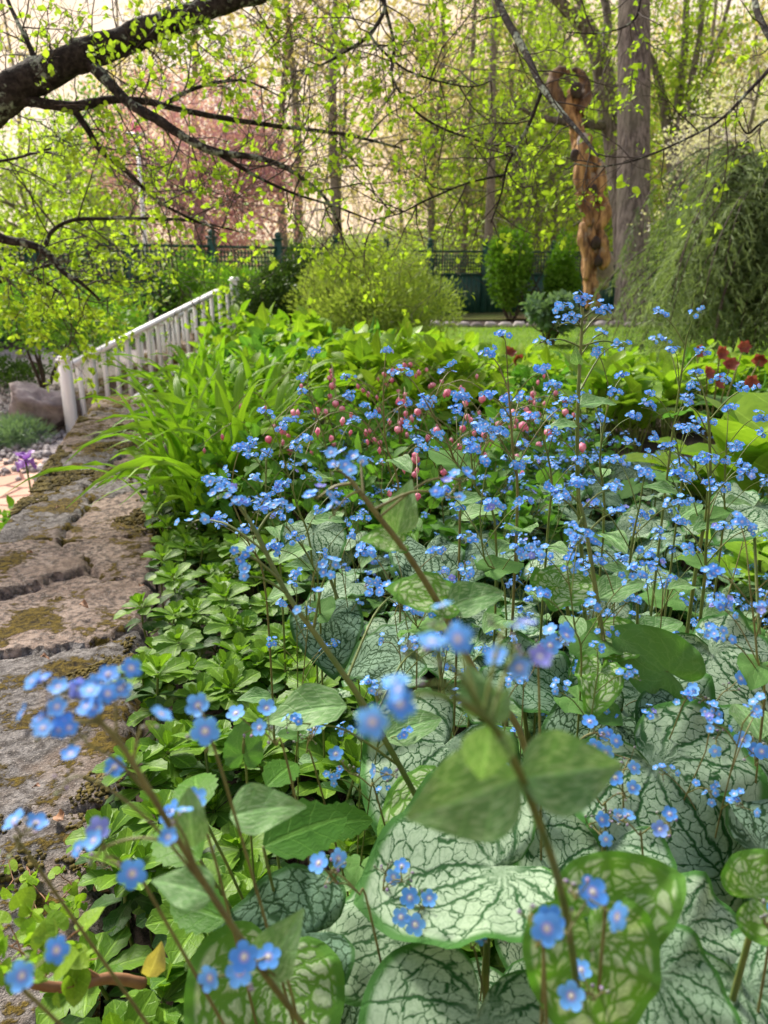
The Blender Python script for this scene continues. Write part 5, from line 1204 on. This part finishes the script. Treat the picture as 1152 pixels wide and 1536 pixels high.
for (px, py) in [(75, 1380), (20, 1320), (40, 1300), (60, 1340), (110, 1330), (90, 1350), (130, 1315), (8, 1290), (55, 1365), (85, 1400)]:
    for k in range(2): q = PZ(px, py, .045); grow(M, q, (rg.normal(), rg.normal(), .15), .035, .0008, 0, tips, rg, nseg=4, minr=.0005)
M.build('tendrils', MAT['brown'], r); leaves_at(ML, tips, heart(8, 3, cup=.2, droop=.1), 1, .012, rg, .004, upb=1.2); ML.build('leaflets', MAT['hosta'], r)

# ------------------------------------------------------------------ strap-leaved clumps
def strap_clump(px, py, d, n, L_, label, seed, mat='strap', wid=.011, spread=.75):
    q = P(px, py, d); x, y = q[0], q[1]; z = float(H(x, y)); rg = np.random.RandomState(seed)
    u_, v_ = uv_of(x, y); v_ = float(v_)
    if v_ < .10: x, y = xy_of(float(u_), .10)
    z = float(H(x, y)); r = root('strap_leaved_clump', (x, y, z), label, 'plant', 'arching strap-leaved clumps by the wall')
    groups = [MB() for _ in range(4)]
    for k in range(n):
        a = rg.rand()*6.28; l = L_*rg.uniform(.6, 1.15); lean = rg.uniform(.15, spread); b = np.array([x+rg.normal()*.05, y+rg.normal()*.05, z]); m = 11; t = np.linspace(0, 1, m)
        hd = np.array([cos(a), sin(a), 0]); pts = b+hd*(l*lean*t**1.6)[:, None]+np.array([0, 0, 1.])*(l*(t-(.25+.55*lean)*t**2.6*1.0))[:, None]
        tg = nrm(np.gradient(pts, axis=0)); sd = nrm(np.cross(tg, hd+np.array([0, 0, .01])+rg.normal(size=3)*.15)); nn = np.cross(sd, tg)
        w_ = wid*rg.uniform(.7, 1.25)*np.minimum(1, (1-t)*3.2+.04)*(.7+.3*np.minimum(1, t*5))
        V = np.stack([pts-sd*w_[:, None]+nn*w_[:, None]*.35, pts, pts+sd*w_[:, None]+nn*w_[:, None]*.35], 1); i = np.arange(m-1)[:, None]*3; j = np.arange(2)[None]
        Q = np.stack([i+j, i+j+1, i+j+4, i+j+3], -1).reshape(-1, 4); U = np.zeros((m, 3, 3)); U[..., 0] = [-1, 0, 1]; U[..., 1] = t[:, None]*.2; U[..., 2] = [1, 0, 1]
        groups[k % 4].add(V.reshape(-1, 3), (Q.ravel(), np.full(len(Q), 4)), U.reshape(-1, 3), rg.rand())
    for g_ in groups: g_.build('leaf_fan', MAT[mat], r)
    return r
SL = [(255, 770, 2.35, 'nearest strap-leaved clump, arching its blades over the mossy wall'), (330, 760, 2.2, 'strap-leaved clump just right of the nearest one'), (390, 745, 2.4, 'strap-leaved clump nearest the blue flowers'),
      (250, 690, 2.9, 'strap-leaved clump at the wall edge, second row'), (330, 690, 2.9, 'dense upright strap-leaved clump in the middle of the group'), (400, 690, 3.0, 'strap-leaved clump at the right of the second row'),
      (240, 625, 3.7, 'strap-leaved clump beside the foot of the white railing'), (320, 625, 3.7, 'strap-leaved clump before the upper white balusters'), (395, 620, 3.8, 'strap-leaved clump behind, near the bright perennials')]
for i, (px, py, d, lb) in enumerate(SL): strap_clump(px, py, d, 50, .72, lb, 800+i, wid=.012+.001*(i % 3))
strap_clump(640, 560, 4.6, 26, .62, 'small upright blue-green sword-leaved clump before the yellow-green conifer', 820, 'greymound', .016, .35)

# ------------------------------------------------------------------ middle and far perennials of the bed
def hosta(px, py, z0, n, L_, label, seed, mat='hosta', narrow=.8, el=(15, 60), grp=None, name='broad_leaved_plant', d=None):
    rg = np.random.RandomState(seed); q = P(px, py, d) if d else PZ(px, py, z0); x, y = q[0], q[1]; z = float(H(x, y)); r = root(name, (x, y, z), label, 'plant', grp)
    for k in range(n):
        a = k*2.4+rg.rand(); e = radians(rg.uniform(*el)*(1-.4*k/n)); rad = L_*rg.uniform(.15, .55)*(k+2)/n*1.3; at = np.array([x+cos(a)*rad, y+sin(a)*rad, z+(z0-z)*rg.uniform(.7, 1.1)+L_*.3*(1-k/n)])
        dr = (cos(a)*cos(e), sin(a)*cos(e), sin(e)); nn = (-cos(a)*sin(e), -sin(a)*sin(e), cos(e)); M = MB()
        scatter(M, heart(12, 6, cup=.4, droop=.30, wave=.04, ph=rg.rand()*6, narrow=narrow), np.array([at]), basis(np.array([dr]), np.array([nn])), L_*rg.uniform(.75, 1.15), rg.rand(1)); o = M.build('leaf', MAT[mat], r)
        M = MB(); tube(M, smooth([(x, y, z), ((x+at[0])/2, (y+at[1])/2, at[2]*.5+z*.5), at], 3), [.005, .003], 5, cap=False); M.build('petiole', MAT['stem'], o)
    return r
hosta(1130, 760, .30, 12, .19, 'largest broad yellow-green leaves at the right edge', 901, el=(30, 75), d=1.9)
hosta(1050, 720, .22, 9, .13, 'broad yellow-green leaves left of the largest ones at the right edge', 911, el=(20, 65), d=2.1)
hosta(1160, 860, .22, 9, .13, 'bright green broad leaves at the right edge below the largest ones', 902, 'hosta', d=1.5)
for i, (px, py, z0, d_, L_, lb) in enumerate([(905, 585, .30, 2.9, .17, 'bright yellow-green broad-leaved plant just right of the tallest blue stalk'), (955, 600, .26, 2.8, .16, 'yellow-green broad-leaved plant before the weeping conifer'), (870, 600, .25, 3.2, .14, 'broad-leaved plant behind the tallest blue stalk'),
        (1005, 600, .26, 3.3, .14, 'broad-leaved plant left of the dark red flowers'), (935, 550, .25, 4.0, .15, 'farther broad-leaved plant at the lawn edge')]):
    hosta(px, py, z0, 11, L_, lb, 920+i, 'hosta', .55, (30, 80), d=d_)

def peren_proto(seed, mat, h, t, size, ns=22, wide=.16):
    rg = np.random.RandomState(seed); r = root('leafy_perennial', (0, 0, 0), 'bright green leafy perennial in the back of the flower bed', 'plant', 'leafy perennials at the back of the bed')
    M = MB(); ML = MB(); tips = []
    for k in range(ns):
        a = rg.rand()*6.28; L_ = h*rg.uniform(.6, 1.1); grow(M, (rg.normal()*.03, rg.normal()*.03, 0), (cos(a)*.45, sin(a)*.45, 1), L_, .003, 1, tips, rg, wig=.2, nchild=3, lrat=.38, seg=4, nseg=4, clen=(.5, 1))
    M.build('stems', MAT['stem'], r); leaves_at(ML, tips, t, 2, size, rg, .012, upb=1.0); ML.build('foliage', MAT[mat], r); return r
pr = [peren_proto(1, 'peren', .42, LEAF, .085), peren_proto(2, 'peren', .36, LEAF, .065), peren_proto(3, 'peren2', .34, LEAF, .07), peren_proto(4, 'hosta', .36, LEAF, .11, 14), peren_proto(5, 'peren2', .30, LONG, .12, 18)]
rg = np.random.RandomState(44); cnt = 0
for k in range(150):
    y = rg.uniform(2.7, 6.9); x = rg.uniform(-.27*y, .56*y+.3)
    u_, v_ = uv_of(x, y)
    if v_ < .25 or (x < -.20*y+.1 and y > 4) or (y > 6.2 and x > -.1): continue
    if x > .20*y and y < 3.4: continue
    if x < -.13*y and y < 4.2: continue
    i = rg.choice([0, 1, 2, 3, 4], p=[.34, .28, .14, .12, .12]); z = float(H(x, y)); s = rg.uniform(.8, 1.15)*(np.interp(y, [3, 5, 7], [.95, 1.2, 1.45]) if x < .08*y else .85); a = rg.rand()*6.28
    if cnt < 5: o = pr[cnt]; o.location = (x, y, z); o.scale = (s,)*3
    else: copy_tree(pr[i], (x, y, z), a, s)
    cnt += 1

# bleeding-heart plants with arching stems of pink hearts
HEARTT = T([(0,0,0),(.45,-.25,.15),(.5,-.7,.12),(.22,-1.0,.05),(0,-1.25,0),(-.22,-1.0,.05),(-.5,-.7,.12),(-.45,-.25,.15),(0,-.55,.35),(0,-.55,-.3)],
           [(8,i,(i % 7)+1 if i == 7 else i+1) for i in range(1, 7)]+[(8,0,1),(8,7,0)]+[(9,i+1,i) for i in range(1, 7)]+[(9,1,0),(9,0,7)], [(0,0,0)]*10)
def bleeding_heart(px, py, d, label, seed, nst=5, pink='pink'):
    rg = np.random.RandomState(seed); q = P(px, py, d); x, y = q[0], q[1]; z = float(H(x, y)); r = root('heart_flowered_plant', (x, y, z), label, 'plant', 'pink heart-flowered plants')
    M = MB(); ML = MB(); tips = []
    for k in range(16):
        a = rg.rand()*6.28; grow(M, (x, y, z), (cos(a)*.7, sin(a)*.7, 1), rg.uniform(.24, .40), .0025, 1, tips, rg, wig=.2, nchild=4, lrat=.4, seg=4, nseg=4, clen=(.4, 1))
    M.build('stems', MAT['stem_red'], r); leaves_at(ML, tips, LEAF, 3, .042, rg, .012, upb=1.); ML.build('foliage', MAT['peren2'], r)
    for k in range(nst):
        a = rg.uniform(-2.9, .3) if k % 3 else rg.rand()*6.28; L_ = rg.uniform(.16, .30); hd = np.array([cos(a), sin(a), 0]); h0 = max(.2, q[2]-z+rg.uniform(.02, .10)); b = np.array([x, y, z])
        pts = smooth([b, b+hd*L_*.25+np.array([0, 0, h0*.75]), b+hd*L_*.65+np.array([0, 0, h0]), b+hd*L_*1.15+np.array([0, 0, h0*.85])], 5); M = MB(); tube(M, pts, [.002, .001], 5, cap=False)
        o = M.build('arching_stem', MAT['stem_red'], r); C = MB()
        for j in range(6, len(pts)):
            if rg.rand() < .30 or j % 2: continue
            p = pts[j]-np.array([0, 0, .012]); aa = rg.rand()*6.28
            scatter(C, HEARTT, np.array([p]), basis(np.array([[.1*rg.normal(), .1*rg.normal(), 1.]]), np.array([[cos(aa), sin(aa), 0.]])), .017*rg.uniform(.8, 1.2), rg.rand(1))
        C.build('pink_hearts', MAT[pink], o, smooth=True)
    return r
for a in [(490, 580, 2.35, 'heart-flowered plant with red-pink drops left of centre, beside the strap leaves', 1), (545, 575, 2.8, 'heart-flowered plant farther back with rosy drops', 2), (600, 610, 2.1, 'heart-flowered plant with deep pink drops near the picture centre', 3),
          (440, 640, 2.1, 'heart-flowered plant with red drops nearest the strap leaves', 4), (680, 665, 1.75, 'nearest heart-flowered plant, its bright pink drops among blue flowers', 5), (620, 665, 1.8, 'nearest heart-flowered plant but one, left of the bright pink one', 6),
          (515, 640, 2.0, 'heart-flowered plant with a line of rosy drops under blue sprays', 7), (790, 590, 2.4, 'heart-flowered plant with coral drops left of the tallest blue stalk', 8), (720, 640, 2.2, 'heart-flowered plant with few drops right of centre', 9)]:
    bleeding_heart(*a[:3], a[3], 950+a[4])

# dark red flowers at the right
def rosette_flowers(name, label, pts_, seed, mat, size, cat='plant'):
    rg = np.random.RandomState(seed); q0 = P(*pts_[0]); z = float(H(q0[0], q0[1])); r = root(name, (q0[0], q0[1], z), label, cat)
    for p in pts_:
        q = P(*p); M = MB(); tube(M, smooth([(q0[0], q0[1], z), ((q0[0]+q[0])/2, (q0[1]+q[1])/2, (z+q[2])/2), q], 3), [.004, .003], 5, cap=False); o = M.build('stem', MAT['stem_red'], r)
        n = 6; a = np.arange(n)*1.047; M = MB(); fc = nrm(np.array([rg.normal()*.5, -1, .3+rg.normal()*.3])); s1 = nrm(np.cross(fc, (0, 0, 1))); s2 = np.cross(s1, fc)
        dr = np.cos(a)[:, None]*s1+np.sin(a)[:, None]*s2+fc*.45; scatter(M, leaf_t(5, 2, lambda t: .05+.42*sin(pi*t**.8)*(t < .99), .3, -.1), np.repeat([q], n, 0), basis(dr, np.repeat([fc], n, 0)), size*rg.uniform(.85, 1.1, n), rg.rand(n)); M.build('petals', MAT[mat], o)
    return r
rosette_flowers('hellebore', 'dark red cup flowers on a leafy plant at right, in front of the weeping conifer', [(1080, 530, 3.1), (1115, 522, 3.2), (1060, 560, 3.0), (1125, 575, 2.9), (1075, 575, 2.9), (1095, 548, 3.0), (1045, 528, 3.3), (1140, 540, 3.2)], 5, 'darkred', .034)
hosta(1090, 600, .18, 10, .13, 'dark green leathery leaves under the dark red flowers', 930, 'hosta_dark', .6, (5, 40), d=3.1)
hosta(1140, 590, .20, 10, .13, 'dark green leathery leaves at the right edge beside the dark red flowers', 931, 'hosta_dark', .6, (5, 40), d=2.9)
rosette_flowers('hellebore', 'faded dusky pink cup flowers at the lawn edge, right of centre behind the bed', [(675, 528, 4.2), (765, 530, 4.2), (775, 540, 4.1), (690, 535, 4.3), (400, 548, 4.6), (408, 540, 4.7)], 6, 'darkred', .04)

# purple iris by the paving
q = P(38, 690, 4.6); zb = float(H(q[0], q[1])); r = root('purple_iris', (q[0], q[1], zb), 'single purple iris standing over the pink paving at the left edge', 'flower')
M = MB(); tube(M, smooth([(q[0], q[1], zb), (q[0]+.01, q[1], (zb+q[2])/2), q], 4), [.008, .006], 6); M.build('stem', MAT['stem'], r); M = MB()
a = np.arange(6)*1.047; dr = np.stack([np.cos(a), np.sin(a), np.where(np.arange(6) % 2, 1.3, -.5)], 1); scatter(M, leaf_t(6, 2, lambda t: .05+.38*sin(pi*t**.8)*(t < .99), .3, .3, wave=.4), np.repeat([q], 6, 0), basis(dr, np.array([[0, 0, 1.]]*6)+dr*.1+.01), .085, .5); M.build('petals', MAT['purple'], r)
M = MB()
for k in range(4): scatter(M, LONG, np.array([[q[0]+.03*k-.05, q[1], zb]]), basis(np.array([[.15*(k-1.5), 0, 1.]]), np.array([[0, -1., .1]])), .42, .5)
M.build('leaves', MAT['hosta_dark'], r)
strap_clump_low = [(10, 790, 4.2), (30, 775, 4.4), (75, 770, 4.3)]
for k, (px, py, d) in enumerate(strap_clump_low):
    q = P(px, py, d); zb = float(H(q[0], q[1])); rg = np.random.RandomState(60+k); r = root('low_leafy_plant', (q[0], q[1], zb), ['low green plant at the left edge below the iris', 'low green plant under the iris stem', 'low green plant between the iris and the wall'][k], 'plant')
    M = MB(); tips = []
    for j in range(16): a = rg.rand()*6.28; grow(M, (q[0], q[1], zb), (cos(a)*.4, sin(a)*.4, 1), (q[2]-zb)*rg.uniform(.7, 1.05) if q[2] > zb+.1 else .2, .004, 1, tips, rg, nchild=3, nseg=4)
    M.build('stems', MAT['stem'], r); M = MB(); leaves_at(M, tips, LEAF, 3, .07, rg, .02, upb=1); M.build('foliage', MAT['hedge'], r)

print('objects', len(bpy.data.objects))
